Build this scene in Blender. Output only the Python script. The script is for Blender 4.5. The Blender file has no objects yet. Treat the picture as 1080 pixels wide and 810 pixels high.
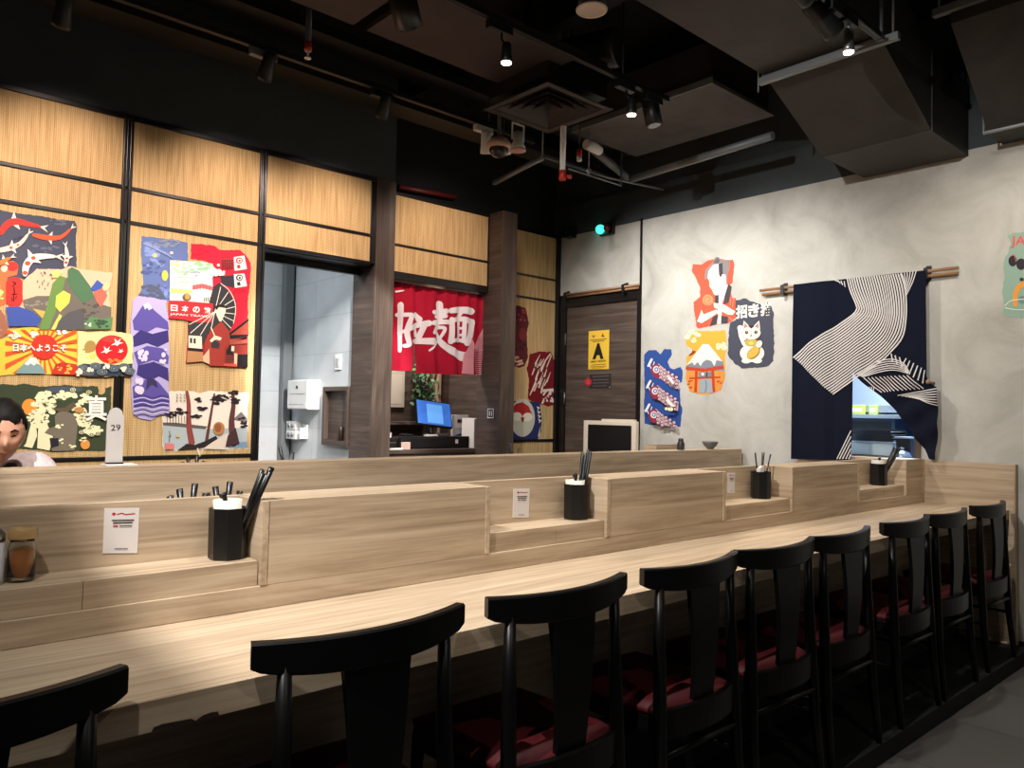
import bpy, bmesh, math, random
from mathutils import Vector, Matrix
from mathutils.geometry import tessellate_polygon
random.seed(7)
PI = math.pi
COL = bpy.context.scene.collection
SC = bpy.context.scene

# ------------------------------------------------------------------ camera
F, YAW, PITCH, ROLL = 813.94, 0.734412, 0.0383855, 0.0201114
EYE = Vector((0, 0, 1.35))
_f = Vector((math.sin(YAW)*math.cos(PITCH), math.cos(YAW)*math.cos(PITCH), math.sin(PITCH)))
_r = Vector((math.cos(YAW), -math.sin(YAW), 0))
_u = _r.cross(_f)
RIGHT = math.cos(ROLL)*_r + math.sin(ROLL)*_u
UP = -math.sin(ROLL)*_r + math.cos(ROLL)*_u
cam = bpy.data.cameras.new('camera')
cam.sensor_fit = 'HORIZONTAL'; cam.sensor_width = 36; cam.lens = F/1080*36
cam.clip_start = 0.02
co = bpy.data.objects.new('camera', cam); COL.objects.link(co)
co.matrix_world = Matrix(((RIGHT.x, UP.x, -_f.x, EYE.x), (RIGHT.y, UP.y, -_f.y, EYE.y), (RIGHT.z, UP.z, -_f.z, EYE.z), (0, 0, 0, 1)))
SC.camera = co

def P(x, y, axis, val):
    """point of the plane axis = val seen at photo position (x, y): used to survey the real place"""
    d = RIGHT*((x-540)/F) - UP*((y-405)/F) + _f
    i = 'XYZ'.index(axis)
    return EYE + d*((val-EYE[i])/d[i])

# ------------------------------------------------------------------ materials
def lin(c):
    return tuple(((v/255)/12.92 if v/255 <= .04045 else ((v/255+.055)/1.055)**2.4) for v in c)
MATS = {}
def mat(name, rgb, rough=.6, metal=0, emit=None, trans=0, spec=None):
    if name in MATS: return MATS[name]
    m = bpy.data.materials.new(name); m.use_nodes = True
    b = m.node_tree.nodes['Principled BSDF']
    b.inputs['Base Color'].default_value = (*lin(rgb), 1)
    b.inputs['Roughness'].default_value = rough; b.inputs['Metallic'].default_value = metal
    if trans: b.inputs['Transmission Weight'].default_value = trans; b.inputs['IOR'].default_value = 1.45
    if spec is not None: b.inputs['Specular IOR Level'].default_value = spec
    if emit: b.inputs['Emission Color'].default_value = (*lin(rgb), 1); b.inputs['Emission Strength'].default_value = emit
    MATS[name] = m; return m
def nodes_mat(name, rough=.6, spec=None):
    m = bpy.data.materials.new(name); m.use_nodes = True; MATS[name] = m
    nt = m.node_tree; b = nt.nodes['Principled BSDF']; b.inputs['Roughness'].default_value = rough
    if spec is not None: b.inputs['Specular IOR Level'].default_value = spec
    tc = nt.nodes.new('ShaderNodeTexCoord')
    return m, nt, b, tc
def ramp(nt, stops):
    r = nt.nodes.new('ShaderNodeValToRGB'); e = r.color_ramp.elements
    while len(e) < len(stops): e.new(.5)
    for el, (p, c) in zip(e, stops): el.position = p; el.color = (*lin(c), 1)
    return r
def wood(name, axis, c0, c1, c2, rough=.5, fine=62, spec=.35):
    m, nt, b, tc = nodes_mat(name, rough, spec); L = nt.links.new
    mp = nt.nodes.new('ShaderNodeMapping')
    s = [fine, fine, fine]; s['XYZ'.index(axis)] = 1.6
    mp.inputs['Scale'].default_value = s
    L(tc.outputs['Object'], mp.inputs['Vector'])
    n1 = nt.nodes.new('ShaderNodeTexNoise'); n1.inputs['Scale'].default_value = 1; n1.inputs['Detail'].default_value = 6; n1.inputs['Roughness'].default_value = .65
    n1.inputs['Distortion'].default_value = .6
    L(mp.outputs['Vector'], n1.inputs['Vector'])
    mp2 = nt.nodes.new('ShaderNodeMapping'); s2 = [fine/6]*3; s2['XYZ'.index(axis)] = .9
    mp2.inputs['Scale'].default_value = s2; L(tc.outputs['Object'], mp2.inputs['Vector'])
    n2 = nt.nodes.new('ShaderNodeTexNoise'); n2.inputs['Scale'].default_value = 1; n2.inputs['Detail'].default_value = 5; n2.inputs['Distortion'].default_value = 2.2
    L(mp2.outputs['Vector'], n2.inputs['Vector'])
    mx = nt.nodes.new('ShaderNodeMath'); mx.operation = 'MULTIPLY_ADD'; mx.inputs[1].default_value = .55
    L(n1.outputs['Fac'], mx.inputs[0])
    m2 = nt.nodes.new('ShaderNodeMath'); m2.operation = 'MULTIPLY'; m2.inputs[1].default_value = .45
    L(n2.outputs['Fac'], m2.inputs[0]); L(m2.outputs[0], mx.inputs[2])
    r = ramp(nt, [(.32, c0), (.5, c1), (.66, c2)])
    L(mx.outputs[0], r.inputs['Fac']); L(r.outputs['Color'], b.inputs['Base Color'])
    bp = nt.nodes.new('ShaderNodeBump'); bp.inputs['Strength'].default_value = .06; bp.inputs['Distance'].default_value = .002
    L(n1.outputs['Fac'], bp.inputs['Height']); L(bp.outputs['Normal'], b.inputs['Normal'])
    return m
OAK = dict(c0=(146, 124, 100), c1=(182, 160, 133), c2=(203, 183, 157))
oak_x = wood('oak_x', 'X', **OAK); oak_y = wood('oak_y', 'Y', **OAK); oak_z = wood('oak_z', 'Z', **OAK)
WAL = dict(c0=(52, 43, 38), c1=(79, 66, 58), c2=(101, 87, 78))
wal_x = wood('walnut_x', 'X', **WAL, fine=45); wal_y = wood('walnut_y', 'Y', **WAL, fine=45); wal_z = wood('walnut_z', 'Z', **WAL, fine=60)

def tatami_mat():
    m, nt, b, tc = nodes_mat('tatami', .75, .2); L = nt.links.new
    w1 = nt.nodes.new('ShaderNodeTexWave'); w1.bands_direction = 'X'; w1.inputs['Scale'].default_value = 32; w1.inputs['Distortion'].default_value = .6; w1.inputs['Detail'].default_value = 1
    w2 = nt.nodes.new('ShaderNodeTexWave'); w2.bands_direction = 'Z'; w2.inputs['Scale'].default_value = 34; w2.inputs['Distortion'].default_value = 1.2; w2.inputs['Detail'].default_value = 2
    for w in (w1, w2): L(tc.outputs['Object'], w.inputs['Vector'])
    mp = nt.nodes.new('ShaderNodeMapping'); mp.inputs['Scale'].default_value = (70, 70, 3); L(tc.outputs['Object'], mp.inputs['Vector'])
    n = nt.nodes.new('ShaderNodeTexNoise'); n.inputs['Scale'].default_value = 1; n.inputs['Detail'].default_value = 3; L(mp.outputs['Vector'], n.inputs['Vector'])
    a = nt.nodes.new('ShaderNodeMath'); a.operation = 'MULTIPLY'; L(w1.outputs['Fac'], a.inputs[0]); L(w2.outputs['Fac'], a.inputs[1])
    c = nt.nodes.new('ShaderNodeMath'); c.operation = 'MULTIPLY_ADD'; c.inputs[1].default_value = .45; L(a.outputs[0], c.inputs[0])
    d = nt.nodes.new('ShaderNodeMath'); d.operation = 'MULTIPLY'; d.inputs[1].default_value = .75; L(n.outputs['Fac'], d.inputs[0]); L(d.outputs[0], c.inputs[2])
    r = ramp(nt, [(.2, (150, 120, 76)), (.45, (190, 158, 108)), (.8, (220, 192, 146))])
    L(c.outputs[0], r.inputs['Fac']); L(r.outputs['Color'], b.inputs['Base Color'])
    bp = nt.nodes.new('ShaderNodeBump'); bp.inputs['Strength'].default_value = .25; bp.inputs['Distance'].default_value = .003
    L(a.outputs[0], bp.inputs['Height']); L(bp.outputs['Normal'], b.inputs['Normal'])
    return m
tatami = tatami_mat()

def mottled(name, stops, scale=2.2, rough=.85, bump=.25, stretch=(1, 1, 1), spec=.25):
    m, nt, b, tc = nodes_mat(name, rough, spec); L = nt.links.new
    mp = nt.nodes.new('ShaderNodeMapping'); mp.inputs['Scale'].default_value = stretch; L(tc.outputs['Object'], mp.inputs['Vector'])
    n = nt.nodes.new('ShaderNodeTexNoise'); n.inputs['Scale'].default_value = scale; n.inputs['Detail'].default_value = 9; n.inputs['Roughness'].default_value = .62; n.inputs['Distortion'].default_value = .8
    L(mp.outputs['Vector'], n.inputs['Vector'])
    r = ramp(nt, stops); L(n.outputs['Fac'], r.inputs['Fac']); L(r.outputs['Color'], b.inputs['Base Color'])
    n2 = nt.nodes.new('ShaderNodeTexNoise'); n2.inputs['Scale'].default_value = scale*5; n2.inputs['Detail'].default_value = 6; L(mp.outputs['Vector'], n2.inputs['Vector'])
    bp = nt.nodes.new('ShaderNodeBump'); bp.inputs['Strength'].default_value = bump; bp.inputs['Distance'].default_value = .01
    L(n2.outputs['Fac'], bp.inputs['Height']); L(bp.outputs['Normal'], b.inputs['Normal'])
    return m
concrete = mottled('concrete', [(.25, (158, 155, 146)), (.48, (180, 177, 168)), (.72, (196, 193, 185))], 2.6, bump=.3)
duct_paint = mottled('duct_paint', [(.3, (48, 45, 43)), (.7, (62, 58, 55))], 3, .6, .05)
ceil_board = mottled('ceiling_board', [(.3, (50, 42, 42)), (.7, (66, 56, 55))], 2.4, .6, .05)
black_paint = mottled('black_paint', [(.3, (20, 22, 22)), (.7, (30, 33, 33))], 2, .75, .05)
dark_wall = mottled('dark_wall', [(.3, (58, 64, 65)), (.7, (68, 74, 76))], 2, .7, .05)
fan_panel = mottled('fan_panel', [(.3, (70, 68, 66)), (.7, (100, 97, 94))], 2.5, .7, .05)

def tile_mat(name, c1, c2, cm, sx, sy, plane, mortar=.004, rough=.4, offset=0.0):
    m, nt, b, tc = nodes_mat(name, rough); L = nt.links.new
    mp = nt.nodes.new('ShaderNodeMapping')
    rot = {'XY': (0, 0, 0), 'XZ': (PI/2, 0, 0), 'YZ': (PI/2, 0, PI/2)}[plane]
    sep = nt.nodes.new('ShaderNodeSeparateXYZ'); cmb = nt.nodes.new('ShaderNodeCombineXYZ')
    L(tc.outputs['Object'], sep.inputs[0])
    L(sep.outputs[plane[0]], cmb.inputs[0]); L(sep.outputs[plane[1]], cmb.inputs[1])
    br = nt.nodes.new('ShaderNodeTexBrick'); br.offset = offset
    br.inputs['Scale'].default_value = 1; br.inputs['Brick Width'].default_value = sx; br.inputs['Row Height'].default_value = sy
    br.inputs['Mortar Size'].default_value = mortar
    for k, c in (('Color1', c1), ('Color2', c2), ('Mortar', cm)): br.inputs[k].default_value = (*lin(c), 1)
    L(cmb.outputs[0], br.inputs['Vector'])
    n = nt.nodes.new('ShaderNodeTexNoise'); n.inputs['Scale'].default_value = 4; n.inputs['Detail'].default_value = 5; L(tc.outputs['Object'], n.inputs['Vector'])
    mx = nt.nodes.new('ShaderNodeMixRGB'); mx.blend_type = 'MULTIPLY'; mx.inputs[0].default_value = .35
    L(br.outputs['Color'], mx.inputs[1]); L(n.outputs['Fac'], mx.inputs[2]); L(mx.outputs[0], b.inputs['Base Color'])
    return m
floor_tile = tile_mat('floor_tile', (86, 83, 80), (78, 75, 72), (54, 52, 50), .6, .6, 'XY', .004, .5)
wtile_x = tile_mat('white_tile_side', (214, 218, 220), (208, 213, 216), (186, 192, 195), .6, .3, 'YZ', .003, .3)
wtile_y = tile_mat('white_tile_back', (214, 218, 220), (208, 213, 216), (186, 192, 195), .6, .3, 'XZ', .003, .3)

black_wood = mat('black_wood', (8, 7, 7), .36, spec=.2)
black_metal = mat('black_metal', (18, 18, 19), .45)
trim_black = mat('trim_black', (20, 18, 18), .32)
plastic_black = mat('plastic_black', (14, 14, 15), .35)
red_leather = mat('red_leather', (70, 13, 19), .6, spec=.25)
white_paint = mat('white_paint', (225, 225, 222), .5)
white_paper = mat('white_paper', (228, 222, 218), .7)
grey_metal = mat('grey_metal', (150, 150, 150), .35, .9)
galv = mat('galvanised', (120, 124, 126), .5, .3)
alu = mat('aluminium', (206, 200, 196), .4, .15)
bulb = mat('lamp_glow', (255, 244, 225), .4, emit=8)
bamboo = mat('bamboo', (150, 112, 80), .5)
red_plastic = mat('red_plastic', (175, 45, 35), .4)
navy_cloth = mat('navy_cloth', (17, 21, 35), .9, spec=.1)
line_cloth = mat('stripe_print', (205, 200, 196), .9, spec=.1)
red_cloth = mat('red_cloth', (172, 24, 50), .85, spec=.15)
white_print = mat('white_print', (238, 228, 232), .85, spec=.1)
pink_print = mat('pink_print', (222, 150, 162), .85, spec=.1)
steel = mat('steel', (170, 176, 182), .35, .8)

# ------------------------------------------------------------------ mesh builder
def world_off(o):
    v = Vector((0, 0, 0))
    while o is not None: v += o.location; o = o.parent
    return v
class MB:
    def __init__(self): self.bm = bmesh.new(); self.mats = []
    def mi(self, m):
        if m not in self.mats: self.mats.append(m)
        return self.mats.index(m)
    def _set(self, faces, m, smooth=False):
        i = self.mi(m)
        for f in faces: f.material_index = i; f.smooth = smooth
    def face(self, pts, m):
        f = self.bm.faces.new([self.bm.verts.new(p) for p in pts]); self._set([f], m); return f
    def box(self, a, b, m, bev=0):
        x0, y0, z0 = (min(a[i], b[i]) for i in range(3)); x1, y1, z1 = (max(a[i], b[i]) for i in range(3))
        v = [self.bm.verts.new(p) for p in ((x0,y0,z0),(x1,y0,z0),(x1,y1,z0),(x0,y1,z0),(x0,y0,z1),(x1,y0,z1),(x1,y1,z1),(x0,y1,z1))]
        fs = [self.bm.faces.new([v[i] for i in q]) for q in ((3,2,1,0),(4,5,6,7),(0,1,5,4),(1,2,6,5),(2,3,7,6),(3,0,4,7))]
        self._set(fs, m)
        if bev:
            es = {e for f in fs for e in f.edges}
            r = bmesh.ops.bevel(self.bm, geom=list(es), offset=bev, segments=2, affect='EDGES', profile=.5)
            self._set(r['faces'], m)
        return self
    def hexa(self, pts, m):
        v = [self.bm.verts.new(p) for p in pts]
        self._set([self.bm.faces.new([v[i] for i in q]) for q in ((3,2,1,0),(4,5,6,7),(0,1,5,4),(1,2,6,5),(2,3,7,6),(3,0,4,7))], m); return self
    def tube(self, pts, rad, m, n=12, cap=True):
        pts = [Vector(p) for p in pts]; rs = rad if isinstance(rad, (list, tuple)) else [rad]*len(pts)
        rings = []; ref = None
        for i, p in enumerate(pts):
            d = ((pts[min(i+1, len(pts)-1)]-pts[max(i-1, 0)])).normalized()
            if ref is None: ref = d.orthogonal().normalized()
            else: ref = (ref - d*ref.dot(d)).normalized()
            s = d.cross(ref)
            rings.append([self.bm.verts.new(p+(ref*math.cos(2*PI*k/n)+s*math.sin(2*PI*k/n))*rs[i]) for k in range(n)])
        fs = []
        for a, b in zip(rings, rings[1:]):
            for k in range(n): fs.append(self.bm.faces.new((a[k], a[(k+1)%n], b[(k+1)%n], b[k])))
        self._set(fs, m, True)
        if cap: self._set([self.bm.faces.new(rings[0][::-1]), self.bm.faces.new(rings[-1])], m)
        return self
    def lathe(self, c, prof, m, n=20, flat=None):
        """prof: (radius, z) list turned about the vertical through c; flat: few sides without smoothing"""
        n = flat or n; c = Vector(c); rings = []
        for r, z in prof:
            if r < 1e-5: rings.append([self.bm.verts.new(c+Vector((0, 0, z)))])
            else: rings.append([self.bm.verts.new(c+Vector((r*math.cos(2*PI*(k+.5)/n), r*math.sin(2*PI*(k+.5)/n), z))) for k in range(n)])
        fs = []
        for a, b in zip(rings, rings[1:]):
            for k in range(n):
                q = [a[k % len(a)], a[(k+1) % len(a)], b[(k+1) % len(b)], b[k % len(b)]]
                q = [v for i, v in enumerate(q) if v not in q[:i]]
                if len(q) > 2: fs.append(self.bm.faces.new(q))
        self._set(fs, m, not flat); return self
    def prism(self, pts, depth, m):
        """polygon pts (3D, coplanar, any shape) extruded by the vector depth"""
        pts = [Vector(p) for p in pts]; depth = Vector(depth); n = len(pts)
        a = [self.bm.verts.new(p) for p in pts]; b = [self.bm.verts.new(p+depth) for p in pts]; fs = []
        for t in tessellate_polygon([pts]):
            fs.append(self.bm.faces.new([a[i] for i in t])); fs.append(self.bm.faces.new([b[i] for i in t[::-1]]))
        for i in range(n): fs.append(self.bm.faces.new((a[i], a[(i+1)%n], b[(i+1)%n], b[i])))
        self._set(fs, m); return self
    def ball(self, c, r, m, seg=16, sq=(1, 1, 1)):
        res = bmesh.ops.create_uvsphere(self.bm, u_segments=seg, v_segments=max(8, seg*2//3), radius=r)
        for v in res['verts']: v.co = Vector((v.co.x*sq[0], v.co.y*sq[1], v.co.z*sq[2])) + Vector(c)
        self._set({f for v in res['verts'] for f in v.link_faces}, m, True); return self
    def cyl(self, a, b, r, m, n=16): return self.tube([a, b], r, m, n)
    def build(self, name, parent=None, fix=True):
        if fix: bmesh.ops.recalc_face_normals(self.bm, faces=self.bm.faces)
        me = bpy.data.meshes.new(name)
        off = Vector((0, 0, 0))
        if parent is not None: off = world_off(parent)
        else:
            xs = [v.co for v in self.bm.verts]
            off = Vector(((min(v.x for v in xs)+max(v.x for v in xs))/2, (min(v.y for v in xs)+max(v.y for v in xs))/2, min(v.z for v in xs)))
        for v in self.bm.verts: v.co -= off
        self.bm.to_mesh(me); self.bm.free()
        for m in self.mats: me.materials.append(m)
        o = bpy.data.objects.new(name, me); COL.objects.link(o)
        if parent is not None: o.parent = parent
        else: o.location = off
        return o
def tag(o, label=None, cat=None, group=None, kind=None):
    if label: o['label'] = label
    if cat: o['category'] = cat
    if group: o['group'] = group
    if kind: o['kind'] = kind
    return o
def struct(o, label, cat): return tag(o, label, cat, kind='structure')
def thing(name, loc, label, cat, group=None):
    o = bpy.data.objects.new(name, None); COL.objects.link(o); o.location = loc; o.empty_display_size = .1
    return tag(o, label, cat, group)
def dup(root, loc, rz=0, label=None):
    def cp(o, par):
        c = o.copy(); COL.objects.link(c)
        if par is not None: c.parent = par
        for ch in o.children: cp(ch, c)
        return c
    r = cp(root, None); r.location = loc; r.rotation_euler = (0, 0, rz)
    if label: r['label'] = label
    return r
def one(name, label, cat, fn, group=None, parent=None):
    b = MB(); fn(b); return tag(b.build(name, parent), label, cat, group)
def part(name, parent, fn, label=None):
    b = MB(); fn(b); o = b.build(name, parent)
    if label: o['label'] = label
    return o

# ------------------------------------------------------------------ flat drawing (printed pictures, signs)
_tc = {}
def text_tris(s, bold=0.0):
    k = (s, bold)
    if k in _tc: return _tc[k]
    cu = bpy.data.curves.new('lettering', 'FONT'); cu.body = s; cu.size = 1; cu.offset = bold; cu.resolution_u = 3
    o = bpy.data.objects.new('lettering', cu); COL.objects.link(o)
    dg = bpy.context.evaluated_depsgraph_get(); dg.update()
    me = bpy.data.meshes.new_from_object(o.evaluated_get(dg)); me.calc_loop_triangles()
    vs = [v.co.copy() for v in me.vertices]; tr = [tuple(t.vertices) for t in me.loop_triangles]
    bpy.data.objects.remove(o); bpy.data.curves.remove(cu); bpy.data.meshes.remove(me)
    x0 = min(v.x for v in vs); x1 = max(v.x for v in vs); y0 = min(v.y for v in vs); y1 = max(v.y for v in vs)
    r = [[((vs[i].x-x0)/(x1-x0), (vs[i].y-y0)/(y1-y0)) for i in t] for t in tr]
    _tc[k] = r; return r
def jag(pts, amp=4, step=18):
    out = []; n = len(pts)
    for i in range(n):
        a, b = pts[i], pts[(i+1) % n]; d = math.hypot(b[0]-a[0], b[1]-a[1]); k = max(1, int(d/step))
        nx, ny = (b[1]-a[1])/max(d, 1e-6), -(b[0]-a[0])/max(d, 1e-6)
        for j in range(k):
            t = j/k; o = random.uniform(-amp, amp) if j else 0
            out.append((a[0]+(b[0]-a[0])*t+nx*o, a[1]+(b[1]-a[1])*t+ny*o))
    return out
class Draw:
    """shapes drawn on a plane of the place; frame (ox, oy, s) is the survey frame of the numbers"""
    def __init__(self, axis, val, frame, out=-1, disp=None, base=.0015, sub=0):
        self.b = MB(); self.axis = axis; self.val = val; self.fr = frame; self.out = out; self.k = 0; self.disp = disp; self.base = base; self.sub = sub
    def pt(self, p, off):
        ox, oy, s = self.fr; v = P(ox+p[0]*s, oy+p[1]*s, self.axis, self.val)
        if self.disp: v = v + self.disp(v)
        v['XYZ'.index(self.axis)] += self.out*off; return v
    def col(self, c):
        if not isinstance(c, tuple): return c
        return mat('ink_%d_%d_%d' % c, c, .8, spec=.15)
    def sheet(self, pts, c, thick=.0015, amp=3.5, step=16, torn=True):
        pts = jag(pts, amp, step) if torn else pts
        d = Vector((0, 0, 0)); d['XYZ'.index(self.axis)] = self.out*thick
        self.b.prism([self.pt(p, -.0008) for p in pts], d*((thick+.0008)/thick), self.col(c)); self.base = thick; return self
    def _off(self): self.k += 1; return self.base + self.k*.00025
    def tri(self, tris, c, per=0):
        off0 = self._off(); m = self.b.mi(self.col(c)); bm = self.b.bm
        if per: self.k += (len(tris)//per)*5e-6/.00025
        for ti, t in enumerate(tris):
            q = [t]; off = off0+((ti//per)*5e-6 if per else 0)
            for _ in range(self.sub):
                nq = []
                for a, b_, c_ in q:
                    ab = ((a[0]+b_[0])/2, (a[1]+b_[1])/2); bc = ((b_[0]+c_[0])/2, (b_[1]+c_[1])/2); ca = ((a[0]+c_[0])/2, (a[1]+c_[1])/2)
                    nq += [(a, ab, ca), (ab, b_, bc), (ca, bc, c_), (ab, bc, ca)]
                q = nq
            for tt in q:
                f = bm.faces.new([bm.verts.new(self.pt(p, off)) for p in tt]); f.material_index = m
        return self
    def poly(self, pts, c):
        vs = [Vector((p[0], p[1], 0)) for p in pts]
        return self.tri([tuple(pts[i] for i in t) for t in tessellate_polygon([vs])], c)
    def ell(self, cx, cy, rx, ry, c, rot=0, n=24):
        ca, sa = math.cos(rot), math.sin(rot)
        pts = [(cx+rx*math.cos(2*PI*k/n)*ca-ry*math.sin(2*PI*k/n)*sa, cy+rx*math.cos(2*PI*k/n)*sa+ry*math.sin(2*PI*k/n)*ca) for k in range(n)]
        return self.tri([((cx, cy), pts[k], pts[(k+1) % n]) for k in range(n)], c)
    def strokes(self, lst, c, w=None, caps=True):
        tris = []
        for it in lst:
            if w is None: pts, ws = it
            else: pts, ws = it, w
            if not isinstance(ws, (list, tuple)): ws = [ws]*len(pts)
            if len(ws) < len(pts):
                ws = [ws[0]+(ws[-1]-ws[0])*i/(len(pts)-1) for i in range(len(pts))]
            for i in range(len(pts)-1):
                a, b = pts[i], pts[i+1]; d = math.hypot(b[0]-a[0], b[1]-a[1]) or 1e-6
                nx, ny = -(b[1]-a[1])/d, (b[0]-a[0])/d; wa, wb = ws[i]/2, ws[i+1]/2
                q = [(a[0]+nx*wa, a[1]+ny*wa), (a[0]-nx*wa, a[1]-ny*wa), (b[0]-nx*wb, b[1]-ny*wb), (b[0]+nx*wb, b[1]+ny*wb)]
                tris += [(q[0], q[1], q[2]), (q[0], q[2], q[3])]
            if caps:
                for p, ww in zip(pts, ws):
                    r = ww/2; c8 = [(p[0]+r*math.cos(PI*k/4), p[1]+r*math.sin(PI*k/4)) for k in range(8)]
                    tris += [(p, c8[k], c8[(k+1) % 8]) for k in range(8)]
        return self.tri(tris, c, 2)
    def text(self, s, bl, br, tl, c, bold=.02):
        T = [tuple((bl[0]+u*(br[0]-bl[0])+v*(tl[0]-bl[0]), bl[1]+u*(br[1]-bl[1])+v*(tl[1]-bl[1])) for u, v in t) for t in text_tris(s, bold)]
        return self.tri(T, c)
    def blobs(self, c, spec, n, r0, r1, flat=.6):
        """n soft lumps inside the ellipse spec = (cx, cy, rx, ry)"""
        tris = []
        for _ in range(n):
            a = random.uniform(0, 2*PI); q = math.sqrt(random.random())
            cx, cy = spec[0]+spec[2]*q*math.cos(a), spec[1]+spec[3]*q*math.sin(a); r = random.uniform(r0, r1)
            p = [(cx+r*math.cos(PI*k/4), cy+r*flat*math.sin(PI*k/4)) for k in range(8)]
            tris += [((cx, cy), p[k], p[(k+1) % 8]) for k in range(8)]
        return self.tri(tris, c, 8)
    def done(self, name, label, cat, group=None, parent=None):
        o = self.b.build(name, parent, fix=False)
        if cat: tag(o, label, cat, group)
        elif label: o['label'] = label
        return o
def cubic(pts, n=8):
    """smooth line through pts"""
    out = []
    for i in range(len(pts)-1):
        p0, p1, p2, p3 = pts[max(i-1, 0)], pts[i], pts[i+1], pts[min(i+2, len(pts)-1)]
        for k in range(n):
            t = k/n
            out.append(tuple(.5*((2*p1[j])+(-p0[j]+p2[j])*t+(2*p0[j]-5*p1[j]+4*p2[j]-p3[j])*t*t+(-p0[j]+3*p1[j]-3*p2[j]+p3[j])*t**3) for j in range(2)))
    out.append(pts[-1]); return out
def resample(pts, n):
    ds = [0]
    for a, b in zip(pts, pts[1:]): ds.append(ds[-1]+math.hypot(b[0]-a[0], b[1]-a[1]))
    out = []
    for i in range(n):
        s = ds[-1]*i/(n-1); k = max(j for j in range(len(ds)) if ds[j] <= s+1e-9); k = min(k, len(pts)-2)
        t = (s-ds[k])/max(ds[k+1]-ds[k], 1e-9)
        out.append((pts[k][0]+(pts[k+1][0]-pts[k][0])*t, pts[k][1]+(pts[k+1][1]-pts[k][1])*t))
    return out

# ------------------------------------------------------------------ the room
YT, YN, YA, XR, ZT, PL = 4.825, 5.0, 5.14, 5.21, 3.03, .08
ZC = 3.95
struct(one('floor', None, None, lambda b: b.box((-3, -3, -.1), (7.2, 7.2, 0), floor_tile)), 'dark grey tiled floor of the restaurant', 'floor')
struct(one('floor_platform', None, None, lambda b: b.box((-3, 1.30, 0.0), (5.2, 2.7, PL), black_paint, .004)), 'low black platform under the dining counter and chairs', 'platform')
struct(one('ceiling', None, None, lambda b: b.box((-3, -3, ZC), (7.2, 7.2, ZC+.12), black_paint)), 'black painted open ceiling slab', 'ceiling')

def main_wall(b):
    b.box((-2.5, YT+.02, 0), (2.11, 5.06, ZT), trim_black)
    b.box((2.11, YT+.02, 2.42), (2.985, 5.06, ZT), trim_black)
wb = struct(one('wall_back', None, None, main_wall), 'back wall clad in framed woven tatami panels', 'wall')
MX = [(-.35, .60), (.66, 1.272), (1.328, 2.098), (2.15, 2.94)]
for x0, x1 in MX[:3]:
    for z0, z1 in ((2.63, 3.02), (2.43, 2.61), (1.06, 2.41), (.1, 1.035)):
        part('tatami_panel', wb, lambda b: b.box((x0-.02 if x0 < .7 and x0 > 0 else x0, YT, z0), (x1, YT+.019, z1), tatami))
for z0, z1 in ((2.63, 3.02), (2.43, 2.61)):
    part('tatami_panel', wb, lambda b: b.box((2.15, YT, z0), (2.94, YT+.019, z1), tatami))
def rails(b):
    for z in (2.62, 2.42): b.box((-.4, YT-.008, z-.011), (2.94, YT+.019, z+.011), trim_black, .003)
    b.box((-.4, YT-.012, ZT-.012), (2.985, YT+.019, ZT+.018), trim_black, .003)
    b.box((-.4, YT-.008, 1.036), (2.12, YT+.019, 1.06), trim_black, .003)
struct(one('trim_1', None, None, rails), 'black horizontal rails framing the tatami wall panels', 'trim')
def mull(x0, x1, z0):
    def f(b):
        w = (x1-x0)/3
        for i in range(3): b.box((x0+i*w, YT-(.014 if i != 1 else .008), z0), (x0+(i+1)*w-.001, YT+.019, ZT+.01), trim_black, .003)
    return f
struct(one('trim_2', None, None, mull(.60, .645, .1)), 'black upright bar at left end of the tatami panels', 'trim')
struct(one('trim_3', None, None, mull(1.274, 1.326, .1)), 'black upright bar between the two poster panels', 'trim')
struct(one('trim_4', None, None, mull(2.10, 2.148, .1)), 'black upright bar beside the doorway', 'trim')
struct(one('trim_5', None, None, lambda b: (b.box((2.94, YT-.006, 2.42), (2.984, YT+.019, ZT+.01), trim_black, .003), b.box((2.14, YT+.03, 2.405), (2.98, 5.06, 2.42), trim_black),
    b.box((2.11, 5.0, .1), (2.15, 5.06, 2.41), trim_black), b.box((2.14, 5.02, 2.36), (2.98, 5.06, 2.405), trim_black))), 'black lining of the doorway to the tiled back room', 'trim')
def column(x0, x1, y0, y1, z1):
    def f(b):
        b.box((x0, y0, 0), (x1, y0+.02, z1), wal_z, .002)
        b.box((x0, y0+.0205, 0), (x0+.02, y1, z1), wal_y); b.box((x1-.02, y0+.0205, 0), (x1, y1, z1), wal_y)
        b.box((x0+.02, y0+.0205, 0), (x1-.02, y1, z1-.01), trim_black)
    return f
struct(one('column_1', None, None, column(2.986, 3.15, YT-.01, 5.12, 3.05)), 'dark walnut column left of the red curtain', 'column')
struct(one('column_2', None, None, column(4.216, 4.374, YT-.01, 5.12, 3.05)), 'dark walnut column right of the red curtain', 'column')
def bulkhead(b):
    b.box((3.151, YN+.02, 2.40), (4.215, 5.20, ZT), trim_black)
bk = struct(one('wall_bulkhead', None, None, bulkhead), 'tatami bulkhead above the red curtain', 'wall')
for z0, z1 in ((2.645, 3.02), (2.43, 2.625)):
    part('tatami_panel', bk, lambda b: b.box((3.165, YN, z0), (4.205, YN+.019, z1), tatami))
struct(one('trim_6', None, None, lambda b: (b.box((3.151, YN-.006, 2.626), (4.215, YN+.019, 2.644), trim_black), b.box((3.151, YN-.006, 2.37), (4.215, 5.2, 2.425), trim_black),
    b.box((4.203, YN-.006, 2.42), (4.215, YN+.019, ZT), trim_black), b.box((3.151, YN-.006, ZT-.01), (4.215, YN+.019, ZT+.015), trim_black))), 'black rails framing the bulkhead panels', 'trim')
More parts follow.
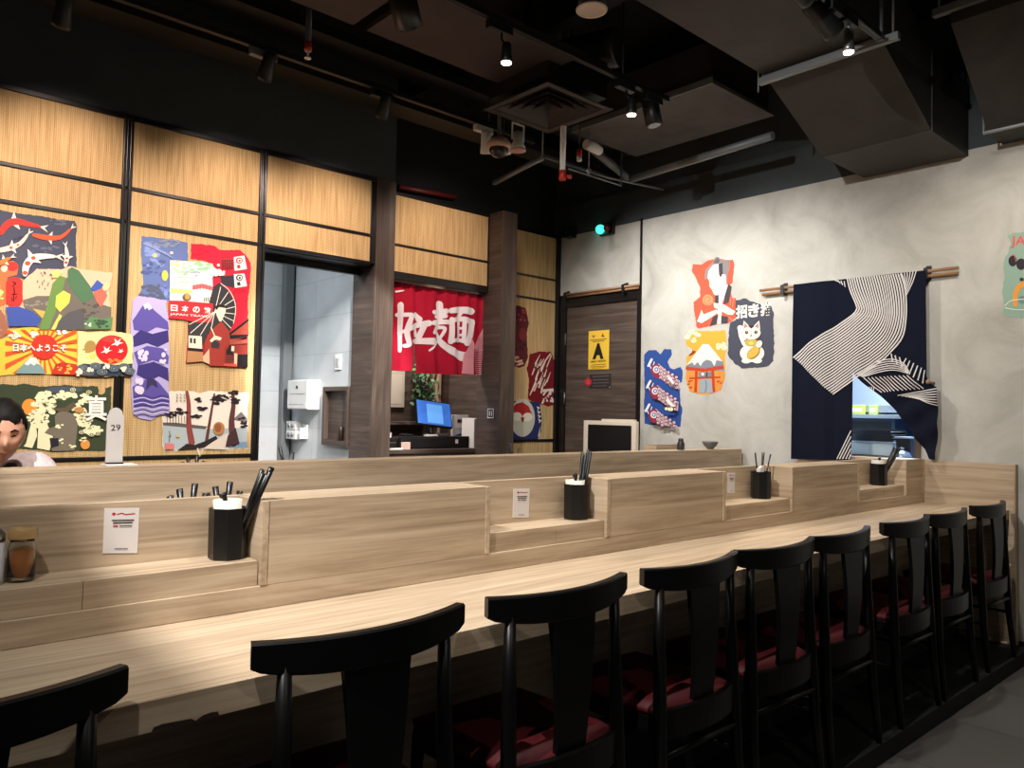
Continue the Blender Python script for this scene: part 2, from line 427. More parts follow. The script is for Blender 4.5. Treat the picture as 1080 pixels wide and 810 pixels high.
# alcove beside the walnut door
al = struct(one('wall_alcove', None, None, lambda b: b.box((4.374, YA+.02, 0), (5.36, YA+.14, ZT), trim_black)), 'narrow tatami wall between column and walnut door', 'wall')
for z0, z1 in ((2.63, 3.02), (2.425, 2.61), (1.12, 2.405), (.1, 1.095)):
    part('tatami_panel', al, lambda b: b.box((4.376, YA, z0), (5.17, YA+.019, z1), tatami))
struct(one('trim_7', None, None, lambda b: (b.box((4.376, YA-.008, 2.611), (5.2, YA+.019, 2.629), trim_black), b.box((4.376, YA-.008, 2.406), (5.2, YA+.019, 2.424), trim_black),
    b.box((4.376, YA-.008, 1.096), (5.2, YA+.019, 1.119), trim_black), b.box((5.17, YA-.03, 0), (5.21, YA+.019, 3.05), trim_black))), 'black rails framing the alcove panels', 'trim')
# dark painted wall over the panels
struct(one('wall_upper', None, None, lambda b: (b.box((-2.5, YT+.005, ZT+.02), (3.15, 5.06, ZC), dark_wall), b.box((3.151, 5.22, ZT+.016), (5.36, 5.34, ZC), black_paint))), 'dark painted wall above the tatami panels', 'wall')

# right concrete wall with the kitchen hatch
HY0, HY1, HZ0, HZ1 = 1.93, 2.62, 1.118, 1.86
def rwall(b):
    x0, x1 = XR, XR+.12
    b.box((x0, -2.5, 0), (x1, HY0, ZT), concrete)
    b.box((x0, HY1, 0), (x1, 4.137, ZT), concrete)
    b.box((x0, HY0, 0), (x1, HY1, HZ0), concrete); b.box((x0, HY0, HZ1), (x1, HY1, ZT), concrete)
    b.box((x0, 4.16, 2.475), (x1, 5.137, ZT), concrete)
struct(one('wall_right', None, None, rwall), 'pale rough plastered concrete wall with posters', 'wall')
struct(one('wall_right_upper', None, None, lambda b: (b.box((XR, -2.5, ZT), (XR+.12, 5.22, 3.32), dark_wall), b.box((XR+.03, -2.5, 3.32), (XR+.12, 5.22, ZC), dark_wall))), 'dark painted strip of wall above the concrete', 'wall')
struct(one('trim_8', None, None, lambda b: b.box((XR-.006, 4.138, 0), (XR+.12, 4.159, 3.05), trim_black)), 'black upright strip between concrete and walnut door', 'trim')
struct(one('baseboard_right', None, None, lambda b: b.box((XR-.012, -2.5, 0), (XR-.0005, 1.36, .1), black_paint)), 'dark baseboard under the concrete wall', 'baseboard')
# hatch lining
struct(one('trim_9', None, None, lambda b: (b.box((XR-.012, HY0-.035, HZ0-.02), (XR+.13, HY0, HZ1), wal_z), b.box((XR-.012, HY0, HZ0-.02), (XR+.13, HY1, HZ0), wal_y),
    b.box((XR-.012, HY1, HZ0-.02), (XR+.13, HY1+.035, HZ1), wal_z), b.box((XR-.012, HY0, HZ1), (XR+.13, HY1, HZ1+.03), wal_y))), 'walnut lining of the kitchen hatch', 'trim')

# walnut door
d1 = struct(one('door_1', None, None, lambda b: b.box((XR+.02, 4.185, .01), (XR+.06, 5.035, 2.355), wal_y)), 'walnut service door with yellow grade sign', 'door')
part('door_frame', d1, lambda b: (b.box((XR-.004, 5.036, 0), (XR+.08, 5.10, 2.46), trim_black), b.box((XR-.004, 4.16, 0), (XR+.08, 4.184, 2.46), trim_black), b.box((XR-.004, 4.184, 2.356), (XR+.08, 5.036, 2.46), trim_black)))
part('hinge', d1, lambda b: b.cyl((XR-.004, 5.03, 1.45), (XR-.004, 5.03, 1.56), .007, grey_metal, 8))
part('hinge', d1, lambda b: b.cyl((XR-.004, 5.03, 2.0), (XR-.004, 5.03, 2.11), .007, grey_metal, 8))

# tiled back room behind the doorway
struct(one('wall_room_side', None, None, lambda b: (b.box((3.02, 5.125, 0), (3.12, 6.4, 2.9), wtile_x))), 'white tiled side wall of the back room', 'wall')
struct(one('wall_room_back', None, None, lambda b: b.box((.6, 6.2, 0), (3.019, 6.3, 2.9), wtile_y)), 'white tiled rear wall of the back room', 'wall')
struct(one('ceiling_room', None, None, lambda b: b.box((.6, 5.07, 2.9), (3.12, 6.3, 2.98), white_paint)), 'white ceiling of the back room', 'ceiling')
one('wall_conduit', 'grey upright conduit in the corner of the tiled back room', 'conduit', lambda b: b.box((2.925, 6.12, 0), (3.0, 6.199, 2.88), galv, .004))
# cash alcove
struct(one('wall_cashier', None, None, lambda b: (b.box((3.125, 5.95, 0), (4.27, 6.0, 2.9), wal_x), b.box((4.27, 5.72, 0), (5.0, 5.77, 2.9), wal_x), b.box((4.245, 5.70, 0), (4.2695, 5.95, 2.9), oak_z))), 'walnut panelled wall behind the cash counter', 'wall')
struct(one('ceiling_cashier', None, None, lambda b: b.box((3.125, 5.21, 2.9), (5.0, 6.0, 2.95), black_paint)), 'dark ceiling over the cash counter', 'ceiling')
struct(one('wall_cashier_side', None, None, lambda b: b.box((4.376, 5.301, 0), (4.42, 5.7195, 2.9), wal_y)), 'walnut side wall of the cash alcove', 'wall')

# kitchen seen through the hatch
def kitchen(b):
    b.box((6.9, .9, 0), (7.0, 3.6, 2.7), mat('kitchen_wall', (96, 130, 176), .4)); b.box((5.335, .9, 0), (6.9, 1.0, 2.7), mat('kitchen_wall', (0, 0, 0)))
    b.box((5.335, 3.5, 0), (6.9, 3.6, 2.7), mat('kitchen_wall', (0, 0, 0))); b.box((5.335, .9, 2.7), (7.0, 3.6, 2.75), mat('kitchen_wall', (0, 0, 0)))
struct(one('wall_kitchen', None, None, kitchen), 'blue lit kitchen walls behind the hatch', 'wall')

# ------------------------------------------------------------------ the long dining counter
HC, YF, YR = .85, 1.395, 1.855
t = thing('dining_counter', (2.5, 1.9, 0), 'long pale oak dining counter running to the end panel by the concrete wall', 'counter')
part('worktop', t, lambda b: b.box((-.9, YF+.02, .81), (5.158, YR+.14, HC), oak_x, .001))
part('edge_band', t, lambda b: b.box((-.9, YF, .795), (5.158, YF+.0195, HC), oak_x, .0015))
part('modesty_panel', t, lambda b: b.box((-.9, 1.80, PL), (5.158, 1.82, .808), oak_x))
part('foot_rail', t, lambda b: b.box((-.9, 1.66, PL), (5.158, 1.80, .30), black_paint, .004), 'black foot ledge')
part('base_rail', t, lambda b: b.box((-.9, YR, HC+.001), (5.158, YR+.03, .908), oak_x, .001))
t = thing('end_panel', (5.18, 1.7, PL), 'upright oak panel closing the counter against the concrete wall', 'panel')
part('board', t, lambda b: b.box((5.159, 1.37, PL), (5.205, 2.70, 1.112), oak_y, .0015))
part('front_strip', t, lambda b: b.box((5.157, 1.362, PL), (5.207, 1.3698, 1.113), oak_z, .001))

ZB, YB = 1.12, 2.0
BX = [(.842, 1.592), (2.150, 2.925), (3.500, 4.235), (4.868, 5.157)]
BL = ['oak divider box right of the nearest chopstick cup, longest and closest', 'oak divider box between the second and third chopstick cups', 'oak divider box between the third and fourth chopstick cups', 'short oak divider box at the far end against the end panel']
for (x0, x1), lab in zip(BX, BL):
    t = thing('divider_box', ((x0+x1)/2, 1.95, HC), lab, 'divider', 'divider boxes along the counter')
    part('side_panel', t, lambda b: b.box((x0, YR-.002, .909), (x0+.018, YB+.03, ZB-.001), oak_y, .001))
    part('side_panel', t, lambda b: b.box((x1-.018, YR-.002, .909), (x1, YB+.03, ZB-.001), oak_y, .001))
    part('front_panel', t, lambda b: b.box((x0+.0186, YR, .909), (x1-.0186, YR+.018, ZB-.0006), oak_x, .0006))
    part('top_panel', t, lambda b: b.box((x0+.0186, YR+.0186, ZB-.018), (x1-.0186, YB+.03, ZB), oak_x, .0006))
LX = [(-.9, .840), (1.594, 2.148), (2.927, 3.498), (4.237, 4.866)]
LL = ['oak condiment ledge nearest the camera with spice jars and table card', 'oak condiment ledge with the second chopstick cup', 'oak condiment ledge with the third chopstick cup of thin sticks', 'oak condiment ledge with the farthest chopstick cup']
for k, ((x0, x1), lab) in enumerate(zip(LX, LL)):
    t = thing('condiment_ledge', ((x0+x1)/2, 1.95, .91), lab, 'ledge', 'condiment ledges along the counter')
    cuts = [x0, .447, x1] if k == 0 else ([x0, (x0+x1)/2+.03, x1] if k in (1, 3) else [x0, x1])
    for a, c in zip(cuts, cuts[1:]):
        part('fascia', t, lambda b: b.box((a+.0006, YR+.010, .9085), (c-.0006, YR+.028, .9695), oak_x, .0006))
    part('shelf', t, lambda b: b.box((x0, YR+.0286, .952), (x1, YB-.001, .97), oak_x))
    part('back_board', t, lambda b: b.box((x0, YB, .909), (x1, YB+.022, ZB), oak_x, .0006))
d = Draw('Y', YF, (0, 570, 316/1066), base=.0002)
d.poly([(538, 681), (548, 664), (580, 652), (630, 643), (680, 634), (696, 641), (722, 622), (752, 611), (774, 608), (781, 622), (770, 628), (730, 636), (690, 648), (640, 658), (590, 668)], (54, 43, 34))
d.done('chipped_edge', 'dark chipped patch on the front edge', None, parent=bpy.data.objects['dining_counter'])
# the mirrored side of the divider
t = thing('service_counter', (2.5, 2.5, 0), 'oak counter on the far side of the divider boxes', 'counter')
part('worktop', t, lambda b: b.box((-.9, 2.04, .81), (5.158, 2.60, HC), oak_x))
part('shelf', t, lambda b: b.box((-.9, 2.031, HC+.0006), (5.158, 2.17, .97), oak_x))
part('leg_panel', t, lambda b: b.box((-.9, 2.2, PL), (5.158, 2.24, .808), oak_x))

# second counter row with a tall oak board
t = thing('partition_counter', (2.0, 3.4, 0), 'tall oak partition of the second counter row under the posters', 'counter')
part('front_board', t, lambda b: b.box((-1.6, 3.15, 0), (5.165, 3.17, ZB-.0165), oak_x, .001))
part('top_board', t, lambda b: b.box((-1.6, 3.15, ZB-.016), (5.165, 3.29, ZB), oak_x, .001))
part('edge_strip', t, lambda b: b.box((5.166, 3.15, 0), (5.185, 3.29, ZB), oak_z, .001))
part('shelf', t, lambda b: b.box((-1.6, 3.171, .93), (5.165, 3.42, .97), oak_x))
part('worktop', t, lambda b: b.box((-1.6, 3.171, .81), (5.165, 3.8, .85), oak_x))

# ------------------------------------------------------------------ dining chairs
def chair_proto():
    r = thing('dining_chair', (0, 0, 0), 'black wooden chair', 'chair', 'black dining chairs along the counter')
    def crest(b):
        N = 28; st = []
        for i in range(N+1):
            t = -1+2*i/N; a = abs(t)
            x = .243*t; y = -.012+.047*t*t; top = .843-.004*(1-t*t)
            h = .070-.018*a**3
            if a > .93: h -= (a-.93)/.07*.005
            th = .013
            dy = .094*t/.243; nx, ny = -dy/math.hypot(1, dy), 1/math.hypot(1, dy)
            sec = [(-th, -h+.004), (-th+.003, -h), (th-.003, -h), (th, -h+.004), (th, -.004), (th-.004, 0), (-th+.004, 0), (-th, -.004)]
            st.append([b.bm.verts.new((x+nx*q, y+ny*q, top+z)) for q, z in sec])
        fs = []
        for p, q in zip(st, st[1:]):
            for k in range(8): fs.append(b.bm.faces.new((p[k], p[(k+1) % 8], q[(k+1) % 8], q[k])))
        fs += [b.bm.faces.new(st[0]), b.bm.faces.new(st[-1][::-1])]
        b._set(fs, black_wood)
    part('crest_rail', r, crest)
    def splat(b):
        st = []
        for i in range(9):
            t = i/8; z = .425+.35*t; w = .051+.027*t**1.5; y = -.004-.012*math.sin(t*PI)*.7-.004*t
            st.append([b.bm.verts.new((sx*w, y+sy*.0075, z)) for sx, sy in ((-1, -1), (1, -1), (1, 1), (-1, 1))])
        fs = []
        for p, q in zip(st, st[1:]):
            for k in range(4): fs.append(b.bm.faces.new((p[k], p[(k+1) % 4], q[(k+1) % 4], q[k])))
        fs += [b.bm.faces.new(st[0][::-1]), b.bm.faces.new(st[-1])]
        b._set(fs, black_wood)
    part('back_splat', r, splat)
    for s in (-1, 1):
        part('leg', r, lambda b: b.tube([(s*.205, -.03, 0), (s*.198, -.008, .22), (s*.192, .004, .42), (s*.187, .012, .62), (s*.185, .016, .80)], [.013, .017, .020, .0175, .0135], black_wood, 14))
        part('leg', r, lambda b: b.tube([(s*.19, .40, 0), (s*.185, .385, .25), (s*.18, .38, .41)], [.012, .016, .018], black_wood, 14))
    def frame(b):
        for s in (-1, 1): b.box((s*.172, .0, .372), (s*.194, .39, .424), black_wood, .004)
        b.box((-.18, .375, .372), (.18, .395, .424), black_wood, .004)
        n = 12; o = []
        for i in range(n+1):
            t = -1+2*i/n; y = -.022+.03*t*t
            o.append([b.bm.verts.new((.192*t, y+dy, z)) for dy, z in ((-.01, .365), (.01, .365), (.01, .445), (-.01, .445))])
        fs = []
        for p, q in zip(o, o[1:]):
            for k in range(4): fs.append(b.bm.faces.new((p[k], p[(k+1) % 4], q[(k+1) % 4], q[k])))
        fs += [b.bm.faces.new(o[0]), b.bm.faces.new(o[-1][::-1])]
        b._set(fs, black_wood)
    part('seat_frame', r, frame)
    def seat(b):
        n = 9
        g = [[None]*(n+1) for _ in range(n+1)]; lo = [[None]*(n+1) for _ in range(n+1)]
        for i in range(n+1):
            for j in range(n+1):
                u, v = -1+2*i/n, -1+2*j/n
                e = max(abs(u), abs(v))
                x = u*.205*(1-.06*v*v*abs(u)); y = .195+v*.21*(1-.05*u*u)
                if j == 0: y += .02*u*u
                z = .452+.016*(1-e**4)
                if e > .99: z = .444
                g[i][j] = b.bm.verts.new((x, y, z)); lo[i][j] = b.bm.verts.new((x*.98, y, .4245))
        fs = []
        for i in range(n):
            for j in range(n):
                fs.append(b.bm.faces.new((g[i][j], g[i+1][j], g[i+1][j+1], g[i][j+1])))
                fs.append(b.bm.faces.new((lo[i][j], lo[i][j+1], lo[i+1][j+1], lo[i+1][j])))
        for i in range(n):
            for a, c in (((i, 0), (i+1, 0)), ((n, i), (n, i+1)), ((i+1, n), (i, n)), ((0, i+1), (0, i))):
                fs.append(b.bm.faces.new((g[a[0]][a[1]], lo[a[0]][a[1]], lo[c[0]][c[1]], g[c[0]][c[1]])))
        b._set(fs, red_leather, True)
    part('seat', r, seat, 'dark red upholstered seat')
    for s in (-1, 1): part('stretcher', r, lambda b: b.tube([(s*.196, -.004, .24), (s*.186, .385, .24)], .009, black_wood, 8))
    part('stretcher', r, lambda b: b.tube([(-.198, -.006, .32), (.198, -.006, .32)], .011, black_wood, 8))
    return r
ch0 = chair_proto()
ORD = ['nearest black chair cut off at the lower left corner of the photo', 'black chair with its whole curved back in view, second nearest to the camera', 'third black chair from the camera, in front of the second condiment ledge',
       'fourth black chair from the camera, in front of the box after the second cup', 'fifth black chair from the camera, in the middle of the row', 'sixth black chair from the camera, below the box before the farthest cup',
       'third black chair counted back from the end panel', 'black chair next to the last one before the end panel', 'last black chair of the row beside the end panel and concrete wall']
CXS = [.155, .853, 1.418, 1.984, 2.477, 2.97, 3.595, 4.087, 4.70]
for i, (x, lab) in enumerate(zip(CXS, ORD)):
    o = ch0 if i == 0 else dup(ch0, (0, 0, 0))
    o.location = (x, 1.338 if i else 1.345, PL); o['label'] = lab
    o.rotation_euler = (0, 0, math.radians([1, 0, -.5, 1, -1.5, .5, -.5, -1, -1][i]))

# ------------------------------------------------------------------ chopstick cups
white_cup = mat('white_cup', (198, 192, 180), .5)
def cup(x, y, kind, label, z=.97, group='black chopstick cups'):
    t = thing('chopstick_cup', (x, y, z), label, 'cup', group)
    R, H = .0475, .128
    part('cup_body', t, lambda b: b.lathe((x, y, z), [(0, .0005), (R-.004, .0005), (R-.001, .004), (R, H), (R-.004, H), (R-.005, .006), (0, .006)], plastic_black, flat=8))
    hi = .020 if kind == 'bundle' else .014
    if kind in ('bundle', 'bundle2'):
        part('inner_cup', t, lambda b: b.lathe((x-.002, y+.004, z), [(0, .008), (.024, .008), (.036, H+hi), (.033, H+hi-.001), (.022, .012), (0, .012)], white_cup), 'white inner cup')
    if kind in ('bundle', 'bundle2'):
        for k in range(6):
            a = Vector((x+.008+.004*k, y-.012+.009*(k % 3), z+.03)); d = (Vector((.20, -.38, .9)) if kind == 'bundle' else Vector((.16, 0, .98)))
            d = (d+Vector((.03*math.sin(k*2), .04*math.cos(k*3), 0))).normalized()
            part('chopstick', t, lambda b: b.tube([a, a+d*.10, a+d*(.205+.004*k)], [.004, .0052, .0062], plastic_black, 6))
        part('spoon', t, lambda b: b.tube([(x-.012, y-.005, z+.05), (x-.014, y-.01, z+H+.02), (x-.02, y-.014, z+H+.034), (x-.028, y-.016, z+H+.03)], [.004, .006, .008, .007], plastic_black, 8), 'black spoon handle')
    elif kind == 'sticks':
        for k, (dx, dy) in enumerate(((-.13, .05), (-.02, -.1), (.12, .03), (.36, -.04))):
            a = Vector((x-.01+.006*k, y, z+.02)); d = Vector((dx, dy, 1)).normalized()
            part('chopstick', t, lambda b: b.tube([a, a+d*.20], [.0025, .0042], plastic_black, 6))
        part('napkin', t, lambda b: b.hexa([(x-.034, y-.02, z+.06), (x-.012, y-.024, z+.06), (x-.008, y+.0, z+.06), (x-.03, y+.004, z+.06), (x-.04, y-.02, z+H+.02), (x-.014, y-.024, z+H+.03), (x-.004, y+.002, z+H+.026), (x-.03, y+.006, z+H+.014)], white_paper), 'folded white napkin')
    elif kind == 'tips':
        for k in range(4):
            a = Vector((x-.018+.009*k, y-.01+.005*(k % 3), z+.03)); d = Vector((-.30+.18*k, .08*math.sin(k*2.1), 1)).normalized()
            part('chopstick', t, lambda b: b.tube([a, a+d*(.125+.012*(k % 3))], [.004, .0085], plastic_black, 6))
    elif kind == 'one':
        a = Vector((x-.004, y, z+.03)); d = Vector((-.28, 0, 1)).normalized()
        part('chopstick', t, lambda b: b.tube([a, a+d*.185], [.005, .0085], plastic_black, 8))
        part('chopstick', t, lambda b: b.tube([a+Vector((.012, .01, 0)), a+Vector((.012, .01, 0))+Vector((.1, 0, 1)).normalized()*.15], [.003, .004], plastic_black, 6))
    return t
cup(.792, 1.94, 'bundle', 'nearest black cup with long chopstick bundle and spoon, left of the longest divider box')
cup(2.083, 1.945, 'bundle2', 'second black cup with upright chopstick bundle and white inner cup')
cup(3.37, 1.945, 'sticks', 'third black cup with four thin spread chopsticks')
cup(4.70, 1.945, 'bundle', 'farthest black cup beside the kitchen hatch')
cup(.745, 2.085, 'tips', 'black cup behind the ledge board with only chopstick ends showing, left of nearest cup')
cup(.845, 2.10, 'tips', 'black cup behind the ledge board with chopstick ends showing, right behind nearest cup')
for x, y, px, kind, lab in ((1.42, 3.34, 205, 'tips', 'cup behind the tall partition with dark cutlery ends under the pine tree picture'),
        (2.10, 3.34, 306, 'one', 'cup behind the tall partition with one black stick before the white tiled room'), (3.86, 3.34, 545, 'one', 'cup behind the tall partition with one black stick below the round faced doll picture')):
    q = P(px, 485, 'Y', y); cup(q.x, y, kind, lab, .97)

# ------------------------------------------------------------------ jars and table cards
amber = mat('chilli_flakes', (214, 124, 44), .6); glass = mat('clear_glass', (235, 240, 238), .05, trans=1)
t = thing('spice_jar', (.345, 1.945, .97), 'glass jar of orange chilli flakes on the nearest ledge', 'jar')
part('jar_body', t, lambda b: b.lathe((.345, 1.945, .97), [(0, .001), (.024, .001), (.027, .006), (.027, .072), (.023, .084), (.023, .09), (.021, .09), (.021, .083), (.024, .07), (.024, .006), (0, .005)], glass, 24))
part('chilli_flakes', t, lambda b: b.lathe((.345, 1.945, .97), [(0, .0055), (.0235, .0065), (.0235, .066), (.0, .069)], amber, 20), 'orange chilli flakes inside')
part('lid', t, lambda b: b.lathe((.345, 1.945, .97), [(0, .091), (.0275, .091), (.0285, .096), (.0285, .11), (.024, .116), (0, .117)], mat('clear_lid', (226, 196, 140), .2, trans=.7), 24), 'pale translucent lid')
t = thing('salt_shaker', (.288, 1.945, .97), 'grey white shaker at the left photo edge beside the chilli jar', 'shaker')
part('shaker_body', t, lambda b: b.lathe((.288, 1.945, .97), [(0, .001), (.026, .001), (.027, .01), (.025, .088), (0, .088)], mat('shaker_white', (196, 196, 200), .3), 20))
part('cap', t, lambda b: b.lathe((.288, 1.945, .97), [(0, .0885), (.0255, .0885), (.026, .104), (.018, .114), (0, .116)], grey_metal, 20), 'grey metal cap')
def card(px0, px1, pya, pyb, label):
    d = Draw('Y', YB, (0, 0, 1)); w = px1-px0; h = pyb-pya
    sl = -.006*w
    q = lambda u, v: (px0+u*w, pya+v*h+sl*u)
    d.sheet([q(0, 0), q(1, 0), q(.94, 1), q(-.05, 1)], (214, 206, 200), .0012, torn=False)
    d.ell(*q(.27, .13), w*.055, h*.035, (190, 40, 50))
    d.strokes([([q(.36, .135), q(.5, .11), q(.6, .14), q(.86, .12)], h*.022)], (190, 40, 50))
    ink = (70, 66, 66)
    d.strokes([([q(.2, .27), q(.84, .262)], h*.026), ([q(.24, .325), q(.80, .317)], h*.026)], ink, caps=False)
    d.strokes([([q(.24, .395), q(.38, .39)], h*.03)], (190, 40, 50), caps=False)
    d.strokes([([q(.42, .395), q(.78, .388)], h*.022), ([q(.28, .90), q(.66, .90)], h*.018)], ink, caps=False)
    d.done('table_card', label, 'card', 'white table cards')
card(110, 147, 536, 583.5, 'white printed card on the back board of the nearest ledge')
card(541.5, 558.5, 515.5, 546, 'white printed card beside the second chopstick cup')
card(767.5, 775, 498.5, 520, 'white printed card left of the third chopstick cup, half hidden by a box')

# ------------------------------------------------------------------ cloth curtains
def cloth_grid(b, axis, val, left, right, rows, cols, m, disp, out=-1, off=0):
    L, R = resample(left, rows+1), resample(right, rows+1); g = []
    for l, r in zip(L, R):
        row = []
        for k in range(cols+1):
            v = P(l[0]+(r[0]-l[0])*k/cols, l[1]+(r[1]-l[1])*k/cols, axis, val); v = v+disp(v); v['XYZ'.index(axis)] += out*off
            row.append(b.bm.verts.new(v))
        g.append(row)
    fs = []
    for i in range(rows):
        for k in range(cols): fs.append(b.bm.faces.new((g[i][k], g[i][k+1], g[i+1][k+1], g[i+1][k])))
    b._set(fs, m, True)
# red shop curtain below the bulkhead
RY = 5.06
def red_disp(v):
    t = max(0, min(1, (2.36-v.z)/.7)); g = max(0, 1-t*6)
    return Vector((0, .016*math.sin(v.x*31+v.z*2)*(.4+.6*t)+.009*math.sin(v.x*57+1.3)*(1-t*.5)+.005*g*math.sin(v.x*150)+.005*math.sin(v.z*19+v.x*6), 0))
FR = (400, 280, 140/945)
def fz(pts): return [(FR[0]+x*FR[2], FR[1]+y*FR[2]) for x, y in pts]
d = Draw('Y', RY, FR, disp=red_disp, base=.004, sub=1)
cl = lambda l, r, rows, cols: cloth_grid(d.b, 'Y', RY, fz(l), fz(r), rows, cols, red_cloth, red_disp)
# the left end hides behind the walnut column
cl([(40, 95), (40, 300), (45, 425)], [(246, 135), (247, 300), (247, 400)], 16, 16)
cl([(246, 135), (247, 300), (247, 400)], [(538, 185), (539, 300), (540, 400)], 16, 24)
cl([(538, 185), (539, 300), (540, 400)], [(748, 222), (748, 300), (748, 400)], 16, 20)
cl([(45, 425), (45, 600), (45, 742)], [(247, 400), (236, 600), (224, 752)], 14, 16)
cl([(247, 400), (253, 600), (262, 768)], [(540, 400), (540.5, 600), (541, 776)], 14, 24)
cl([(540, 400), (541.5, 600), (543, 778)], [(748, 400), (752, 600), (757, 780)], 14, 20)
S = []
# first character
S += [([(150, 282), (151, 450), (146, 606)], [30, 26, 20]), ([(128, 352), (215, 352), (222, 368)], [20, 26, 20]), ([(140, 482), (180, 468), (224, 448)], [14, 26, 18]),
      ([(222, 368), (196, 470), (206, 560), (178, 572)], [22, 26, 30, 18]), ([(252, 352), (282, 384)], [26, 30]), ([(206, 452), (270, 425), (346, 412)], [22, 28, 30]),
      ([(250, 440), (262, 500)], [16, 20]), ([(322, 420), (282, 520)], [28, 24]), ([(246, 540), (310, 538), (384, 540)], [24, 32, 34])]
# second character
S += [([(428, 276), (434, 340), (430, 400)], [34, 22, 24]), ([(386, 334), (474, 326)], [22, 26]), ([(396, 366), (470, 360)], [18, 20]), ([(382, 410), (440, 402), (492, 404)], [26, 22, 22]),
      ([(412, 420), (386, 478)], [24, 20]), ([(396, 446), (462, 448), (420, 540), (352, 606)], [18, 24, 22, 8]), ([(402, 478), (448, 556), (520, 612), (600, 650)], [16, 34, 40, 44]),
      ([(508, 322), (580, 316), (648, 328)], [26, 26, 34]), ([(584, 330), (560, 378)], [22, 20]), ([(512, 384), (508, 470), (502, 542)], [24, 26, 26]), ([(512, 392), (590, 380), (652, 404)], [20, 22, 28]),
      ([(654, 404), (640, 490), (618, 556)], [32, 30, 26]), ([(566, 394), (556, 540)], [18, 16]), ([(606, 396), (596, 540)], [16, 14]), ([(560, 448), (604, 446)], [12, 12]), ([(560, 496), (600, 494)], [12, 12]), ([(504, 540), (560, 530), (622, 548)], [18, 16, 18])]
S = [(cubic(p, 4), [v*1.5 for v in w]) for p, w in S]
d.strokes(S, white_print)
# striped fans printed in the lower corner
for a0, a1, b0, b1, n in (((648, 520), (590, 770), (664, 560), (656, 776), 9), ((744, 440), (668, 590), (752, 596), (672, 604), 9), ((668, 612), (750, 606), (676, 776), (752, 770), 12), ((640, 560), (600, 640), (662, 600), (590, 770), 7)):
    d.strokes([([(a0[0]+(b0[0]-a0[0])*i/n, a0[1]+(b0[1]-a0[1])*i/n), (a1[0]+(b1[0]-a1[0])*i/n, a1[1]+(b1[1]-a1[1])*i/n)], 7) for i in range(n+1)], pink_print, caps=False)
d.strokes([([(122, 186), (176, 178)], [16, 6])], white_print)
d.done('noren_curtain', 'red split curtain with big white brushed characters above the cash counter', 'curtain')
one('curtain_rod', 'thin dark rod carrying the red curtain under the bulkhead', 'rod', lambda b: b.cyl((3.155, RY+.012, 2.352), (4.21, RY+.012, 2.352), .008, black_metal, 10))

# navy curtain in front of the kitchen hatch
NX = XR-.082
def nav_disp(v):
    t = max(0, min(1, (2.31-v.z)/1.2)); y = v.y
    w = .014*math.sin(y*24+.5)*(.35+.65*t)+.007*math.sin(y*55)*(.3+.7*t)
    r = max(0, min(1, (1.8-v.z)/.4))*max(0, min(1, (2.3-y)/.25))
    return Vector((w+.014*r*math.sin((v.z*1.3+y*.9)*26), 0, 0))
d = Draw('X', NX, (0, 0, 1), disp=nav_disp, base=.004, sub=0)
ng = lambda l, r, rows, cols: cloth_grid(d.b, 'X', NX, l, r, rows, cols, navy_cloth, nav_disp)
topL, topR = (837, 300), (976, 285)
midx, midt = 900, (900, 293.2)
ng([(837, 300), (836, 345), (835.5, 393)], [midt, (900, 345), (900, 393)], 14, 14)
ng([midt, (900, 345), (900, 393)], [(976, 285), (976.5, 340), (977, 396)], 14, 16)
ng([(835.5, 393), (835, 440), (834.5, 484)], [(900, 393), (899.8, 430), (899.2, 462), (897, 486)], 16, 14)
ng([(900, 393), (911, 405), (935, 423), (948, 436), (960, 455), (972, 472), (981, 484)], [(977, 396), (978.5, 403), (989, 409), (989.5, 440), (990, 455), (988, 470), (987.5, 485)], 20, 14)
f7 = lambda p: [(830+x*.1574, 270+y*.1574) for x, y in p]
f8 = lambda p: [(800+x*.2593, 340+y*.2593) for x, y in p]
def band(A, B, n, w, c=line_cloth, k=26):
    A, B = resample(cubic(A, 6), k), resample(cubic(B, 6), k)
    L = []
    for i in range(n):
        t = i/(n-1); L.append(([(a[0]+(q[0]-a[0])*t, a[1]+(q[1]-a[1])*t) for a, q in zip(A, B)], w))
    d.strokes(L, c, caps=False)
SW = 1.45
A = f7([(405, 150), (425, 230), (470, 330), (468, 372), (390, 432), (260, 515), (130, 600), (45, 682)])
B = f7([(765, 118), (790, 200), (802, 300), (800, 420), (770, 560), (660, 680)]) + f8([(400, 225), (345, 262), (300, 292)])
band(A, B, 23, SW)
band(f7([(868, 98), (842, 180), (800, 268)]), f7([(770, 115), (785, 150), (788, 190)]), 6, 1.0)
d.strokes([(f7([(320+22*k, 160+3*k), (345+16*k, 172+12*k)]), 1.0) for k in range(4)], line_cloth, caps=False)
band(f8([(405, 212), (470, 165), (540, 150), (590, 165), (612, 200)]), f8([(425, 222), (500, 200), (560, 195), (600, 205), (612, 208)]), 6, 1.0)
band(f8([(430, 225), (470, 262), (500, 285)]), f8([(605, 215), (640, 245), (668, 270)]), 12, .9, k=8)
d.strokes([(f8([(545+16*k, 128+7*k), (552+17*k, 160+9*k)] if k < 3 else [(560+14.5*k, 118+9.5*k), (530+17*k, 152+12*k)]), 1.2) for k in range(9)], line_cloth, caps=False)
band(f8([(572, 298), (660, 280), (732, 270)]), f8([(650, 310), (695, 328), (732, 338)]), 7, 1.0, k=10)
d.strokes([(f8([(452+9*k, 262), (450+9*k, 278)]), 1.0) for k in range(3)], line_cloth, caps=False)
d.strokes([(f8([(381, 440+24*k), (318+13*k, 556)]), 1.2) for k in range(5)], line_cloth, caps=False)
